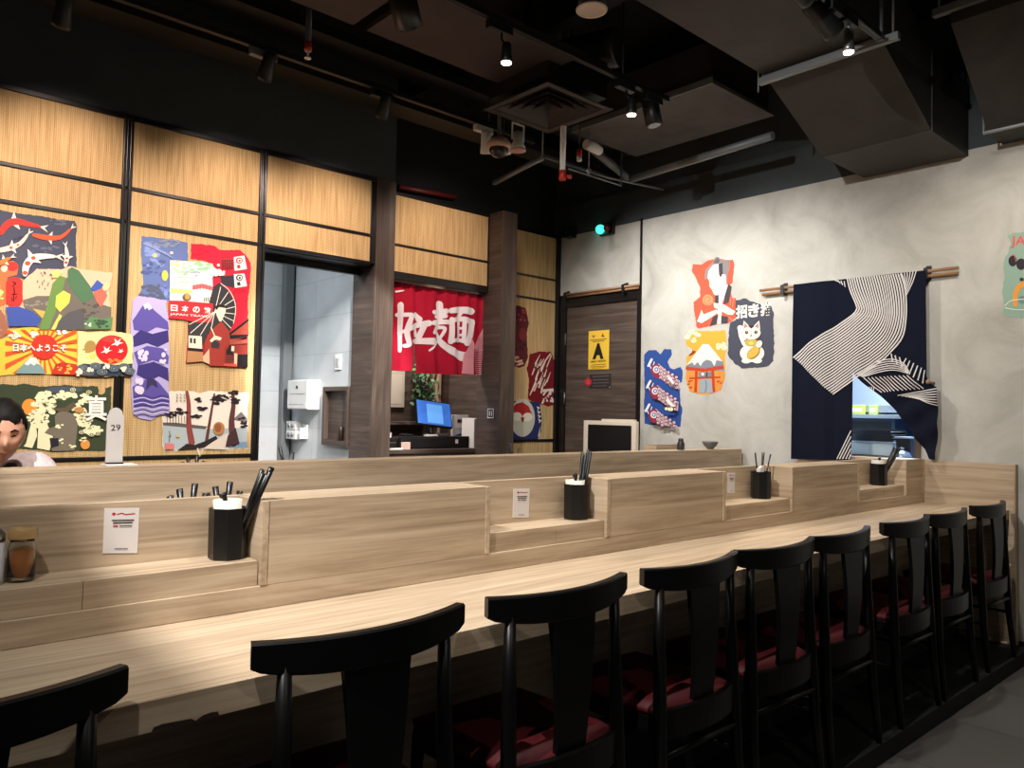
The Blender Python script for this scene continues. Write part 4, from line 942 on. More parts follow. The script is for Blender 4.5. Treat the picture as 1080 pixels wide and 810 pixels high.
# ------------------------------------------------------------------ pictures and signs on the right
R5 = (670, 355, 60/486); R6 = (715, 260, 120/972); ZR = (660, 240, 220/1080); ZL = (660, 340, 220/1080); R8 = (1020, 220, 60/374); R4 = (600, 330, 100/810)
d = Draw('X', XR, R5)
d.sheet([(80, 152), (120, 115), (180, 115), (215, 152), (250, 105), (310, 110), (315, 150), (275, 220), (300, 268), (330, 280), (385, 258), (406, 290), (400, 385), (356, 412), (384, 440), (384, 560), (402, 620), (386, 770), (330, 772), (240, 746), (160, 757), (80, 742), (76, 600), (82, 450), (76, 250)], (48, 76, 142), amp=3, step=14)
WHT, RD = (232, 224, 220), (146, 50, 66)
for yc in (285, 470, 672):
    d.poly([(160, yc), (200, yc-55), (250, yc-10), (320, yc+60), (382, yc+90), (376, yc+ (110 if yc > 600 else 170)), (300, yc+ (92 if yc > 600 else 140)), (220, yc+ 75), (165, yc+60)], (206, 190, 196))
    d.strokes([([(142, yc-90), (112, yc-35)], 20), ([(118, yc-50), (160, yc+30), (200, yc+62)], 9), ([(165, yc-70), (148, yc-20), (172, yc+40)], 8)], WHT)
    d.ell(182, yc, 46, 52, RD); d.ell(182, yc-4, 28, 30, WHT); d.ell(182, yc-4, 17, 19, (70, 88, 150)); d.ell(182, yc-4, 9, 10, WHT)
    d.ell(188, yc+50, 32, 18, RD, .2)
    for i in range(5):
        for j in range(4):
            x, y = 215+36*i+(j % 2)*4, yc-4+34*i*.62+32*(j-1)*.9+12
            if x < 372 and 120 < y < 765:
                d.ell(x, y, 16, 15, RD, n=12); d.ell(x+2, y-1, 11, 10, WHT, n=12); d.ell(x+3, y, 5, 5, (70, 80, 140), n=8)
d.poly([(296, 335), (330, 345), (366, 400), (345, 408)], WHT); d.poly([(300, 512), (330, 550), (368, 600), (340, 600), (300, 560)], WHT); d.blobs((238, 226, 180), (315, 620, 30, 30), 6, 10, 18, 1)
d.done('torn_poster', 'blue torn picture of three scaly carp streamers on the concrete wall', 'poster', G4)
d = Draw('X', XR, R6)
d.sheet([(128, 150), (200, 155), (260, 118), (330, 100), (420, 116), (470, 112), (482, 150), (466, 310), (440, 332), (462, 440), (495, 440), (497, 610), (430, 655), (350, 662), (280, 680), (182, 702), (160, 690), (132, 480), (190, 430), (190, 350), (155, 270), (120, 212)], (222, 86, 64), amp=3, step=16)
CR, DK = (240, 214, 192), (66, 64, 68)
d.poly([(225, 282), (238, 200), (296, 140), (320, 92), (352, 90), (360, 116), (442, 114), (442, 180), (424, 240), (420, 330), (370, 330), (300, 260)], (128, 122, 122)); d.poly([(350, 150), (382, 140), (386, 250), (364, 276), (350, 240)], DK); d.poly([(300, 140), (340, 92), (360, 116), (345, 148)], (96, 90, 92))
d.poly([(262, 210), (300, 160), (346, 148), (352, 240), (368, 268), (380, 238), (408, 240), (414, 320), (432, 332), (404, 420), (380, 480), (372, 660), (336, 662), (350, 420), (312, 412), (292, 370), (272, 340), (268, 290), (255, 272)], CR)
d.strokes([([(300, 268), (345, 250)], 4), ([(262, 272), (282, 268)], 4), ([(310, 285), (335, 270)], 3), ([(292, 370), (318, 366)], 4), ([(268, 300), (282, 330), (296, 330)], 3)], (110, 76, 66))
d.poly([(318, 422), (350, 412), (350, 500), (318, 486)], DK); d.poly([(432, 318), (462, 345), (436, 480), (392, 498), (398, 430)], DK); d.poly([(300, 600), (350, 580), (330, 662), (272, 684)], DK); d.poly([(372, 590), (430, 600), (428, 655), (370, 660)], DK)
d.ell(258, 458, 46, 48, (236, 138, 96)); d.strokes([(cubic([(290, 480), (250, 500), (228, 455), (258, 428), (280, 455), (258, 468)], 4), 4)], (170, 70, 52), caps=False)
d.poly([(165, 640), (190, 585), (205, 540), (222, 580), (330, 540), (352, 560), (280, 610), (205, 656)], CR); d.poly([(306, 480), (400, 498), (495, 556), (470, 585), (430, 582), (312, 520)], CR); d.strokes([([(318, 492), (344, 516)], 4), ([(344, 496), (370, 524)], 4), ([(372, 502), (396, 532)], 4)], (120, 76, 66))
d.strokes([([(455, 440), (450, 500)], 6), ([(480, 440), (470, 520)], 6), ([(440, 600), (475, 640)], 6)], (236, 138, 96))
d.done('torn_poster', 'red torn picture of a robed man with folded arms, topmost on the concrete wall', 'poster', G4)
d = Draw('X', XR, ZL)
d.sheet([(310, 62), (350, 42), (440, 46), (515, 40), (520, 90), (515, 200), (512, 250), (515, 280), (495, 350), (440, 372), (400, 376), (332, 358), (310, 290), (314, 180), (350, 148), (312, 112)], (222, 160, 62), amp=3, step=14)
d.blobs((244, 226, 178), (350, 72, 34, 26), 10, 8, 18, .8); d.blobs((244, 226, 178), (492, 116, 24, 24), 8, 8, 16, .9); d.strokes([(cubic([(372, 80), (350, 92), (336, 76), (350, 62), (362, 74)], 4), 3), (cubic([(508, 126), (492, 138), (478, 118), (494, 104), (504, 116)], 4), 3)], (206, 150, 80), caps=False)
d.poly([(316, 222), (400, 112), (430, 114), (505, 205), (512, 250), (316, 262)], (124, 128, 140)); d.poly([(316, 222), (400, 112), (430, 114), (500, 200), (470, 196), (460, 226), (445, 200), (420, 192), (400, 205), (388, 226), (374, 204), (356, 222), (345, 206)], (244, 236, 206))
d.poly([(314, 250), (512, 250), (510, 290), (495, 345), (440, 368), (330, 354), (312, 290)], (222, 140, 66)); d.poly([(386, 290), (440, 290), (456, 362), (378, 366)], (150, 160, 166)); d.blobs((170, 84, 44), (340, 320, 24, 20), 6, 5, 10); d.blobs((170, 84, 44), (485, 320, 18, 20), 5, 5, 10)
TO = (186, 66, 40)
d.strokes([([(312, 236), (410, 248), (508, 230)], 16), ([(330, 290), (492, 284)], 9), ([(368, 252), (362, 362)], 14), ([(452, 250), (458, 360)], 14)], TO, caps=False); d.poly([(380, 258), (445, 256), (446, 280), (380, 284)], (120, 126, 134)); d.ell(400, 268, 8, 8, (220, 216, 206)); d.strokes([([(422, 260), (420, 280)], 6)], (40, 40, 44)); d.strokes([([(415, 300), (420, 330), (412, 364)], 4)], (110, 116, 124), caps=False)
d.strokes([([(332, 170), (360, 150)], 7), ([(350, 148), (344, 166)], 5)], (140, 50, 40))
d.done('torn_poster', 'orange torn picture of a snowy peak and red gate, below the robed man', 'poster', G4)
d = Draw('X', XR-.0005, ZR)
d.sheet([(566, 376), (620, 366), (640, 380), (700, 396), (745, 386), (766, 440), (764, 520), (770, 600), (764, 690), (740, 716), (680, 726), (600, 730), (560, 700), (530, 660), (536, 520), (542, 492), (570, 480)], (70, 72, 84), amp=3.5, step=12)
CC = (240, 230, 204); IN = (56, 40, 38); PK = (214, 120, 130)
for i, ch in enumerate('招き猫'): d.text(ch, (571+63*i, 474-7*i), (629+63*i, 467-7*i), (571+63*i, 404-6*i), CC, .035)
d.ell(655, 650, 66, 50, IN); d.ell(655, 650, 63, 47, CC); d.ell(625, 690, 24, 13, CC); d.ell(682, 690, 24, 13, CC)
d.strokes([([(594, 520), (600, 560), (618, 600)], [26, 30])], CC); d.ell(594, 520, 15, 14, CC)
for s in (-1, 1): d.poly([(652+s*46, 535), (652+s*40, 482), (652+s*12, 510)], CC); d.poly([(652+s*40, 526), (652+s*37, 492), (652+s*18, 510)], PK)
d.ell(652, 545, 50, 37, IN); d.ell(652, 545, 48, 35, CC); d.poly([(636, 512), (652, 524), (668, 511), (660, 508), (644, 508)], IN)
d.ell(628, 543, 9, 9, IN); d.ell(676, 542, 9, 9, IN); d.ell(629, 541, 4, 4, (140, 150, 90)); d.ell(677, 540, 4, 4, (140, 150, 90)); d.ell(652, 556, 5, 3.5, (206, 84, 80)); d.strokes([([(643, 566), (652, 561), (661, 566)], 2.5)], IN)
d.ell(652, 588, 38, 10, (196, 60, 56)); d.ell(652, 596, 33, 18, (176, 164, 84)); d.ell(652, 600, 12, 10, (218, 186, 90)); d.ell(663, 648, 40, 24, (140, 92, 40), -.75); d.ell(663, 648, 37, 21, (218, 166, 72), -.75); d.ell(694, 604, 14, 20, CC, .4)
d.done('torn_poster', 'dark grey torn picture of a white beckoning cat with gold coin', 'poster', G4)
d = Draw('X', XR, R8)
d.sheet([(265, 180), (300, 160), (450, 155), (560, 170), (575, 400), (560, 720), (420, 725), (300, 715), (238, 706), (236, 690), (246, 640), (230, 550), (246, 450), (236, 390), (246, 330), (272, 290), (286, 220)], (142, 168, 152), amp=3, step=12)
d.text('JAPAN', (286, 262), (560, 258), (290, 180), (214, 92, 92), .02)
d.ell(300, 345, 28, 36, (54, 50, 54)); d.ell(356, 366, 32, 38, (54, 50, 54)); d.strokes([(cubic([(280, 318), (310, 306), (322, 350)], 4), 5)], (200, 100, 96)); d.ell(452, 350, 30, 36, (54, 50, 54))
d.strokes([(cubic([(318, 630), (320, 560), (352, 506), (420, 500), (470, 540)], 5), [30, 46])], (226, 154, 70)); d.ell(360, 466, 14, 12, (60, 58, 60)); d.ell(366, 600, 30, 26, (110, 140, 140)); d.strokes([(cubic([(250, 640), (290, 606), (380, 596), (480, 600)], 5), 5), (cubic([(250, 652), (330, 666), (480, 660)], 5), 5)], (226, 230, 214), caps=False)
d.done('torn_poster', 'grey green torn picture with red lettering at the right photo edge', 'poster', G4)

# door signs
d = Draw('X', XR+.02, R4)
d.sheet([(172, 158), (346, 144), (342, 480), (168, 484)], (226, 184, 62), .004, torn=False)
K = (34, 30, 26)
d.strokes([([(205, 190), (213, 214), (222, 192)], 6), ([(200, 200), (228, 198)], 5)], (120, 100, 50)); d.poly([(276, 206), (292, 172), (304, 204), (292, 196)], (196, 52, 44)); d.ell(298, 200, 9, 6, (50, 60, 120))
d.strokes([([(186, 234), (326, 222)], 7), ([(206, 247), (306, 238)], 7), ([(196, 447), (318, 438)], 6), ([(186, 462), (326, 455)], 5), ([(200, 472), (306, 466)], 4)], (110, 84, 34), caps=False)
d.text('A', (204, 398), (300, 394), (208, 262), K, .07)
d.text('AMAT BERSIH', (186, 428), (320, 418), (186, 410), K, .02)
d.done('grade_sign', 'yellow sign with a big black letter A on the walnut door', 'sign')
d = Draw('X', XR+.02, R4)
d.sheet([(180, 526), (362, 520), (360, 640), (176, 646)], (50, 44, 42), .004, torn=False)
d.ell(166, 590, 30, 34, (168, 40, 46), n=24); d.ell(166, 590, 18, 20, (196, 70, 74), n=20); d.strokes([([(150, 590), (182, 588)], 7)], (168, 40, 46), caps=False)
d.strokes([([(206, 545), (346, 538)], 8), ([(206, 574), (340, 570)], 7), ([(206, 600), (346, 596)], 7), ([(206, 626), (320, 622)], 6)], (92, 84, 80), caps=False); d.ell(352, 634, 4, 4, (180, 176, 170), n=8)
d.done('door_plate', 'small dark plate with red round mark under the yellow sign', 'sign')
# menu frame standing behind the partition
def menu(b):
    c = lambda x, y: P(x, y, 'X', 5.02)
    z1 = 1.33; y0, y1 = c(617.5, 442).y, c(676, 442).y
    b.box((5.0, y1, .97), (5.03, y0, 1.30), mat('menu_frame', (226, 214, 196), .5), .004)
t = thing('menu_display', (4.98, 4.5, 0), 'cream framed black menu screen in front of the walnut door', 'display')
yA, yB = P(617, 460, 'X', 4.98).y, P(672, 460, 'X', 4.98).y
zt = P(645, 444, 'X', 4.98).z; fr = mat('menu_frame', (222, 208, 188), .5); w = .045
part('frame', t, lambda b: (b.box((4.96, yB, .75), (5.0, yB+w, zt), fr, .003), b.box((4.96, yA-w, .75), (5.0, yA, zt), fr, .003), b.box((4.96, yB+w+.0005, zt-w*.8), (5.0, yA-w-.0005, zt), fr, .003), b.box((4.96, yB+w+.0005, .75), (5.0, yA-w-.0005, .8), fr, .003), b.box((4.965, yB+.02, zt+.0005), (4.995, yA-.2, zt+.016), fr)))
part('screen', t, lambda b: b.box((4.966, yB+w+.001, .801), (4.99, yA-w-.001, zt-w*.8-.001), mat('menu_black', (22, 20, 20), .4)))
for y in (yB+.06, yA-.06): part('leg', t, lambda b: (b.box((4.955, y-.02, 0), (5.005, y+.02, .7495), fr)))

# things on top of the partition
ZP = ZB+.0003
q = P(120, 488.6, 'Y', 3.23)
t = thing('number_stand', (q.x, 3.23, ZP), 'brushed metal table number plate reading 29 on the partition', 'number stand')
w = .030; h = .222
def plate(b):
    pts = [(q.x-w, 3.228, ZP+.012), (q.x+w, 3.228, ZP+.012), (q.x+w, 3.228, ZP+h-.034)]
    for k in range(9):
        a = PI*k/8; pts.append((q.x+.024*math.cos(a), 3.228, ZP+h-.024+.024*math.sin(a)))
    pts.append((q.x-w, 3.228, ZP+h-.034)); b.prism(pts, (0, .006, 0), alu)
part('plate', t, plate)
part('foot', t, lambda b: (b.box((q.x-.034, 3.19, ZP), (q.x+.075, 3.275, ZP+.006), white_paint, .002), b.box((q.x-.03, 3.215, ZP+.0062), (q.x+.03, 3.245, ZP+.0119), trim_black)))
dd = Draw('Y', 3.228, (q.x*0, 0, 1), base=.0004)
p0 = P(117, 455, 'Y', 3.228); p1 = P(129, 455, 'Y', 3.228)
dd.text('29', (117, 454.5), (127, 453.8), (117, 448.2), (60, 56, 56), .01); dd.done('number', None, None, parent=t)
q = P(718, 474.5, 'Y', 3.22); dk = mat('dark_bottle', (44, 44, 46), .3)
one('sauce_bottle', 'small dark bottle on the right end of the partition', 'bottle', lambda b: b.lathe((q.x, 3.22, ZP), [(0, 0), (.024, 0), (.026, .004), (.026, .045), (.02, .056), (.018, .06), (.019, .064), (.019, .074), (.012, .081), (0, .083)], dk, 16))
q2 = P(749, 473.5, 'Y', 3.22); bw = mat('bowl_grey', (96, 98, 96), .4)
one('bowl', 'small grey bowl on the right end of the partition', 'bowl', lambda b: b.lathe((q2.x, 3.22, ZP), [(0, 0), (.022, 0), (.024, .005), (.046, .026), (.056, .046), (.058, .056), (.054, .056), (.044, .03), (.02, .012), (0, .01)], bw, 24))
q3 = P(695, 473, 'Y', 3.37)
one('oak_tray', 'pale oak tray edge behind the bottle on the second counter', 'tray', lambda b: (b.box((q3.x-.12, 3.30, .9703), (q3.x+.30, 3.41, .98), oak_x), b.box((q3.x-.12, 3.395, .9803), (q3.x+.30, 3.41, 1.15), oak_x), b.box((q3.x-.12, 3.30, .9803), (q3.x-.105, 3.3945, 1.15), oak_y)))

# ------------------------------------------------------------------ cash alcove
zs = P(455, 474, 'Y', 5.1).z
t = thing('cash_counter', (3.68, 5.3, 0), 'dark walnut cash counter under the red curtain', 'counter')
part('top', t, lambda b: b.box((3.155, 5.125, zs-.035), (4.37, 5.6, zs), wal_x, .003))
part('front', t, lambda b: b.box((3.155, 5.14, 0), (4.37, 5.16, zs-.036), wal_x))
zs += .0005
a, c = P(421, 472, 'Y', 5.2), P(495, 472, 'Y', 5.2)
t = thing('cash_register', ((a.x+c.x)/2, 5.3, zs), 'black cash drawer with papers under the blue screen', 'cash register')
part('body', t, lambda b: b.box((a.x, 5.2, zs), (c.x, 5.37, zs+.10), plastic_black, .006))
part('front', t, lambda b: b.box((a.x+.012, 5.194, zs+.012), (c.x-.012, 5.1995, zs+.085), black_metal, .002))
part('label', t, lambda b: b.box((c.x-.16, 5.192, zs+.04), (c.x-.13, 5.1938, zs+.075), white_paper), 'small white label')
zt2 = zs+.1005
for k, (dx, dy, w, dd_, hh, m, lab) in enumerate(((.06, .02, .09, .08, .018, plastic_black, 'black card reader at the left on the cash drawer'), (.30, .02, .10, .07, .014, white_paper, 'small white receipt pad on the cash drawer'), (.43, .04, .09, .07, .02, grey_metal, 'grey handset lying at the right on the cash drawer'))):
    if k == 1: one('receipt_pad', lab, 'pad', lambda b: (b.box((a.x+dx, 5.2+dy, zt2), (a.x+dx+w, 5.2+dy+dd_, zt2+hh), m, .002), b.box((a.x+dx, 5.2+dy+dd_-.012, zt2+hh), (a.x+dx+w, 5.2+dy+dd_, zt2+hh+.006), black_metal)))
    else: one('card_reader' if k == 0 else 'handset', lab, 'card reader' if k == 0 else 'handset', lambda b: (b.box((a.x+dx, 5.2+dy, zt2), (a.x+dx+w, 5.2+dy+dd_, zt2+hh), m, .004), b.box((a.x+dx+.01, 5.2+dy+.04, zt2+hh), (a.x+dx+w-.02, 5.2+dy+dd_-.01, zt2+hh+.004), black_metal, .001)))
m0 = P(458, 436, 'Y', 5.30)
t = thing('order_screen', (m0.x, 5.30, zt2), 'tilted blue touch screen on the cash drawer', 'screen')
ax = Vector((.985, -.10, -.10)).normalized(); ay = Vector((.12, .35, .93)); ay = (ay-ax*ay.dot(ax)).normalized(); an = ax.cross(ay)
def slab(b, w, h, t0, t1, m, cx=0, cy=0):
    q = lambda u, v, n_: m0+ax*(u*w/2+cx)+ay*(v*h/2+cy)+an*n_
    b.hexa([q(-1, -1, t0), q(1, -1, t0), q(1, -1, t1), q(-1, -1, t1), q(-1, 1, t0), q(1, 1, t0), q(1, 1, t1), q(-1, 1, t1)], m)
part('casing', t, lambda b: slab(b, .345, .225, -.03, 0, plastic_black))
part('display', t, lambda b: slab(b, .33, .208, .0005, .002, mat('screen_blue', (52, 104, 190), .3, emit=.17)), 'lit blue display')
part('window', t, lambda b: slab(b, .155, .17, .0022, .003, mat('screen_light', (92, 156, 226), .3, emit=.2), .005, -.005), 'paler window on the display')
part('stand', t, lambda b: (b.tube([m0-an*.03-ay*.04, Vector((m0.x, 5.345, zt2+.03)), Vector((m0.x, 5.33, zt2+.002))], .02, plastic_black, 10), b.box((m0.x-.09, 5.27, zt2), (m0.x+.09, 5.366, zt2+.012), plastic_black, .004)))
a1, a2 = P(478, 473, 'Y', 5.28), P(497, 473, 'Y', 5.28)
MY = 5.41
mb, me_ = P(476.5, 460, 'Y', MY).x, min(P(498, 460, 'Y', MY).x, 4.365); mw = me_-mb; mh = P(485, 437.5, 'Y', MY).z-zs
t = one('menu_board', 'white upright menu card with food photographs beside the cash register', 'menu', lambda b: b.box((mb, MY+.0005, zs), (me_, MY+.015, zs+mh), white_paper, .001))
d = Draw('Y', MY+.0005, (0, 0, 1), base=.0004)
def px(u, v):  # survey position of a point of the menu front
    w_ = Vector((mb+u*mw, MY+.0005, zs+v*mh))-EYE; return (540+F*w_.dot(RIGHT)/w_.dot(_f), 405-F*w_.dot(UP)/w_.dot(_f))
for i in range(3): d.ell(*px(.42+.2*i, .80), 2.0, 2.2, (110, 50, 42)); d.ell(*px(.42+.2*i, .83), 1.0, 1.0, (50, 36, 36))
d.poly([px(.08, .12), px(.92, .12), px(.92, .62), px(.08, .58)], (168, 172, 178)); d.poly([px(.08, .12), px(.92, .12), px(.92, .30), px(.5, .42), px(.08, .34)], (56, 58, 62))
d.done('photo_print', None, None, parent=t)
fx, fe = P(499, 460, 'Y', 5.2).x, P(504.5, 460, 'Y', 5.2).x; fh = P(501, 441, 'Y', 5.2).z-zs
one('menu_folder', 'narrow white menu folder standing right of the menu card', 'menu', lambda b: (b.box((fx, 5.19, zs), (fx+.004, 5.36, zs+fh), white_paper), b.box((fx+.0045, 5.195, zs), (fe-.0045, 5.355, zs+fh-.006), mat('page_grey', (150, 150, 152), .7)), b.box((fe-.004, 5.19, zs), (fe, 5.36, zs+fh), white_paper)))
b0 = P(428, 470, 'Y', 5.15)
one('card_box', 'small pinkish cardboard box at the left of the cash counter', 'box', lambda b: (b.box((b0.x-.03, 5.13, zs), (b0.x+.03, 5.17, zs+.045), mat('box_pink', (206, 178, 164), .7), .001), b.box((b0.x-.031, 5.129, zs+.046), (b0.x+.031, 5.171, zs+.058), mat('box_pink', (0, 0, 0)), .001)))
one('paper_sheets', 'loose white papers beside the pinkish box', 'paper', lambda b: [b.box((b0.x-.15+.006*k, 5.13+.003*k, zs+.003*k), (b0.x-.04+.004*k, 5.18, zs+.003*k+.0025), white_paper) for k in range(4)])
one('receipt_printer', 'black receipt printer at the left end of the cash counter', 'printer', lambda b: (b.box((b0.x-.2, 5.22, zs), (b0.x-.02, 5.4, zs+.09), plastic_black, .008), b.box((b0.x-.17, 5.215, zs+.05), (b0.x-.05, 5.2195, zs+.056), grey_metal), b.box((b0.x-.16, 5.27, zs+.0905), (b0.x-.06, 5.3, zs+.13), white_paper)))
# plant and pictures behind
pp = P(447, 410, 'Y', 5.8)
t = thing('hanging_plant', (pp.x, 5.8, pp.z), 'green trailing plant below the red curtain', 'plant')
def leaves(b):
    rg = random.Random(5); gs = [mat('leaf_a', (40, 92, 46), .6), mat('leaf_b', (64, 122, 66), .6), mat('leaf_c', (26, 60, 36), .6)]
    for k in range(260):
        c = Vector((pp.x+rg.gauss(0, .06), 5.80+rg.gauss(0, .05), pp.z+rg.uniform(-.18, .24))); e = Vector((rg.uniform(-1, 1), rg.uniform(-1, 1), rg.uniform(-1, .3))).normalized()*.05; s = e.orthogonal().normalized()*.018
        b.face([c, c+e*.5+s, c+e, c+e*.5-s], gs[k % 3])
part('foliage', t, leaves)
part('pot', t, lambda b: b.lathe((pp.x, 5.80, pp.z-.30), [(0, 0), (.05, 0), (.065, .1), (.06, .1), (.055, .09), (0, .09)], plastic_black, 16))
part('stem', t, lambda b: [b.tube([(pp.x+dx*.2, 5.8, pp.z-.22), (pp.x+dx*.6, 5.8, pp.z-.05), (pp.x+dx, 5.8, pp.z+.2)], .004, mat('leaf_c', (0, 0, 0)), 6) for dx in (-.06, .02, .07)])
one('plant_shelf', 'walnut shelf carrying the trailing plant behind the cash counter', 'shelf', lambda b: (b.box((3.3, 5.7, pp.z-.33), (4.24, 5.949, pp.z-.3005), wal_x, .002), b.box((3.3, 5.925, pp.z-.38), (4.24, 5.949, pp.z-.331), wal_x)))
pc = P(421, 410, 'Y', 5.93)
one('wall_picture', 'pale upright picture on the walnut wall left of the plant', 'picture', lambda b: (b.box((pc.x-.16, 5.93, pc.z-.17), (pc.x+.06, 5.949, pc.z+.16), mat('picture_cream', (206, 196, 176), .7), .002), b.box((pc.x-.13, 5.928, pc.z-.14), (pc.x+.03, 5.9298, pc.z+.13), mat('picture_pale', (216, 208, 190), .7))))
sg = P(518, 436, 'X', 4.216)
t = one('switch_plate', 'small black square plate with white outline on the column side', 'switch', lambda b: b.box((4.2095, sg.y-.045, sg.z-.045), (4.2158, sg.y+.045, sg.z+.045), black_metal, .001))
part('outline', t, lambda b: (b.box((4.2085, sg.y-.04, sg.z+.033), (4.2093, sg.y+.04, sg.z+.04), white_paper), b.box((4.2085, sg.y-.04, sg.z-.04), (4.2093, sg.y+.04, sg.z-.033), white_paper), b.box((4.2085, sg.y-.04, sg.z-.0325), (4.2093, sg.y-.033, sg.z+.0325), white_paper), b.box((4.2085, sg.y+.033, sg.z-.0325), (4.2093, sg.y+.04, sg.z+.0325), white_paper),
    b.box((4.2085, sg.y-.018, sg.z-.02), (4.2093, sg.y-.008, sg.z+.02), white_paper), b.box((4.2085, sg.y+.008, sg.z-.02), (4.2093, sg.y+.018, sg.z+.02), white_paper)), 'white square outline and bars')

# ------------------------------------------------------------------ tiled back room
WX = 3.02
e0, e1 = P(303.5, 401, 'X', 2.90), P(323.5, 432, 'X', 2.90)
t = thing('wall_cabinet', (2.95, (e0.y+e1.y)/2, e1.z), 'white steel box with lock on the tiled side wall', 'electrical box')
ya, yb = e1.y, e0.y
part('body', t, lambda b: b.box((2.905, ya, e1.z), (WX-.0005, yb, e0.z), white_paint, .004))
part('door', t, lambda b: b.box((2.898, ya+.008, e1.z+.008), (2.9045, yb-.008, e0.z-.008), white_paint, .002))
part('lock', t, lambda b: b.cyl((2.8975, (ya+yb)/2, e0.z-.06), (2.893, (ya+yb)/2, e0.z-.06), .014, black_metal, 12), 'dark round lock')
part('label', t, lambda b: (b.box((2.896, ya+.05, e0.z-.115), (2.8978, yb-.05, e0.z-.112), grey_metal), b.box((2.896, ya+.05, e1.z+.04), (2.8978, yb-.04, e1.z+.043), grey_metal)))
s0, s1 = P(302, 444, 'X', 2.95), P(311, 464, 'X', 2.95)
for k in range(2):
    z1 = s0.z-(s0.z-s1.z)/2*k; z0 = z1-(s0.z-s1.z)/2+.004
    t = thing('socket_box', (2.98, (s0.y+s1.y)/2, z0), ('upper' if k == 0 else 'lower')+' white socket of the pair under the steel box', 'socket')
    part('body', t, lambda b: b.box((2.95, s1.y, z0), (WX-.0005, s0.y, z1), white_paint, .004))
    for u in (.3, .7): part('knob', t, lambda b: b.ball((2.946, s1.y+(s0.y-s1.y)*u, (z0+z1)/2), .02, grey_metal, 10, (.5, 1, 1)))
u0, u1 = P(313, 447, 'X', 2.985), P(320.5, 463, 'X', 2.985)
one('cable_cover', 'small white bracket on the tiles right of the sockets', 'bracket', lambda b: (b.box((3.0, u1.y, u1.z), (WX-.0005, u0.y, u0.z), white_paint, .002), b.box((2.95, u1.y, u1.z), (2.9995, u1.y+.02, u0.z-.03), white_paint, .002)))
w0 = P(357.5, 382, 'X', WX)
t = one('light_switch', 'white light switch high on the tiled side wall', 'switch', lambda b: b.box((3.008, w0.y-.045, w0.z-.06), (WX-.0005, w0.y+.045, w0.z+.06), white_paint, .003))
part('rocker', t, lambda b: b.box((3.002, w0.y-.02, w0.z-.035), (3.0078, w0.y+.02, w0.z+.03), mat('switch_grey', (170, 172, 174), .4), .002))
n0, n1 = P(340.5, 408, 'X', WX-.05), P(374, 472, 'X', WX-.05)
t = thing('wall_shelf_box', (3.0, (n0.y+n1.y)/2, n1.z), 'walnut framed open shelf box on the white tiles', 'shelf')
y0_, y1_, z0_, z1_ = 5.13, n0.y, n1.z, n0.z
part('frame', t, lambda b: (b.box((WX-.05, y0_, z0_), (WX-.0005, y1_, z0_+.04), wal_y, .002), b.box((WX-.05, y0_, z1_-.035), (WX-.0005, y1_, z1_), wal_y, .002), b.box((WX-.05, y1_-.03, z0_+.0405), (WX-.0005, y1_, z1_-.0355), wal_z, .002), b.box((WX-.05, y0_, z0_+.0405), (WX-.0005, y0_+.03, z1_-.0355), wal_z, .002)))
part('back', t, lambda b: b.box((WX-.012, y0_+.0305, z0_+.0405), (WX-.0005, y1_-.0305, z1_-.0355), wal_y))
one('dark_tin', 'small dark tin inside the walnut shelf box', 'tin', lambda b: b.lathe((WX-.03, y0_+.12, z0_+.0405), [(0, 0), (.017, 0), (.017, .09), (.015, .095), (.015, .105), (0, .107)], mat('tin_brown', (52, 36, 30), .4), 16))

# ------------------------------------------------------------------ kitchen through the hatch
KX = 5.75
K = lambda x, y, X=KX: P(x, y, 'X', X)
yl, yr = K(880, 440).y, K(985, 440).y
t = thing('kitchen_shelf', (6.1, (yl+yr)/2, 0), 'steel wall shelf in the blue lit kitchen', 'shelf')
zsh = K(915, 437, 6.1).z
part('board', t, lambda b: b.box((6.1, yr-.1, zsh-.03), (6.8, yl+.35, zsh), steel, .003))
part('upright', t, lambda b: b.box((6.75, yr-.05, 0), (6.8, yr, zsh-.031), steel)); part('upright', t, lambda b: b.box((6.75, yl, 0), (6.8, yl+.05, zsh-.031), steel))
t = thing('kitchen_hood', (6.3, (yl+yr)/2, 0), 'pale blue steel hood above the kitchen shelf', 'hood')
zh = K(915, 427, 6.2).z
part('canopy', t, lambda b: b.hexa([(6.2, yr-.1, zh), (6.88, yr-.1, zh), (6.88, yl+.4, zh), (6.2, yl+.4, zh), (6.5, yr+.1, zh+.5), (6.88, yr+.1, zh+.5), (6.88, yl+.3, zh+.5), (6.5, yl+.3, zh+.5)], steel))
part('lip', t, lambda b: b.box((6.18, yr-.12, zh-.06), (6.88, yl+.42, zh-.0005), steel, .004))
for x, wpx, col, lab in ((907, 10, (196, 206, 70), 'yellow green box at the left on the kitchen shelf'), (923, 6, (190, 200, 90), 'smaller yellow green box on the kitchen shelf')):
    q = K(x, 437, 6.2); hw = wpx*.0078/2
    one('food_box', lab, 'box', lambda b: (b.box((6.15, q.y-hw*1.3, zsh+.0005), (6.3, q.y+hw*1.3, zsh+.07), mat('food_box_%d' % x, col, .5), .003), b.box((6.148, q.y-hw, zsh+.02), (6.1498, q.y+hw, zsh+.05), white_paper)))
zb = K(920, 481, 5.6).z
t = thing('kitchen_bench', (6.0, (yl+yr)/2, 0), 'steel work bench behind the kitchen hatch', 'bench')
part('top', t, lambda b: b.box((5.45, yr-.3, zb-.04), (6.5, yl+.6, zb), steel, .003))
part('front', t, lambda b: b.box((5.5, yr-.28, 0), (5.52, yl+.58, zb-.041), steel))
zb += .0005
c0, c1 = K(897, 470, 5.7), K(942, 470, 5.7)
t = thing('steel_bin', (5.8, (c0.y+c1.y)/2, zb), 'pale steel container on the kitchen bench', 'container')
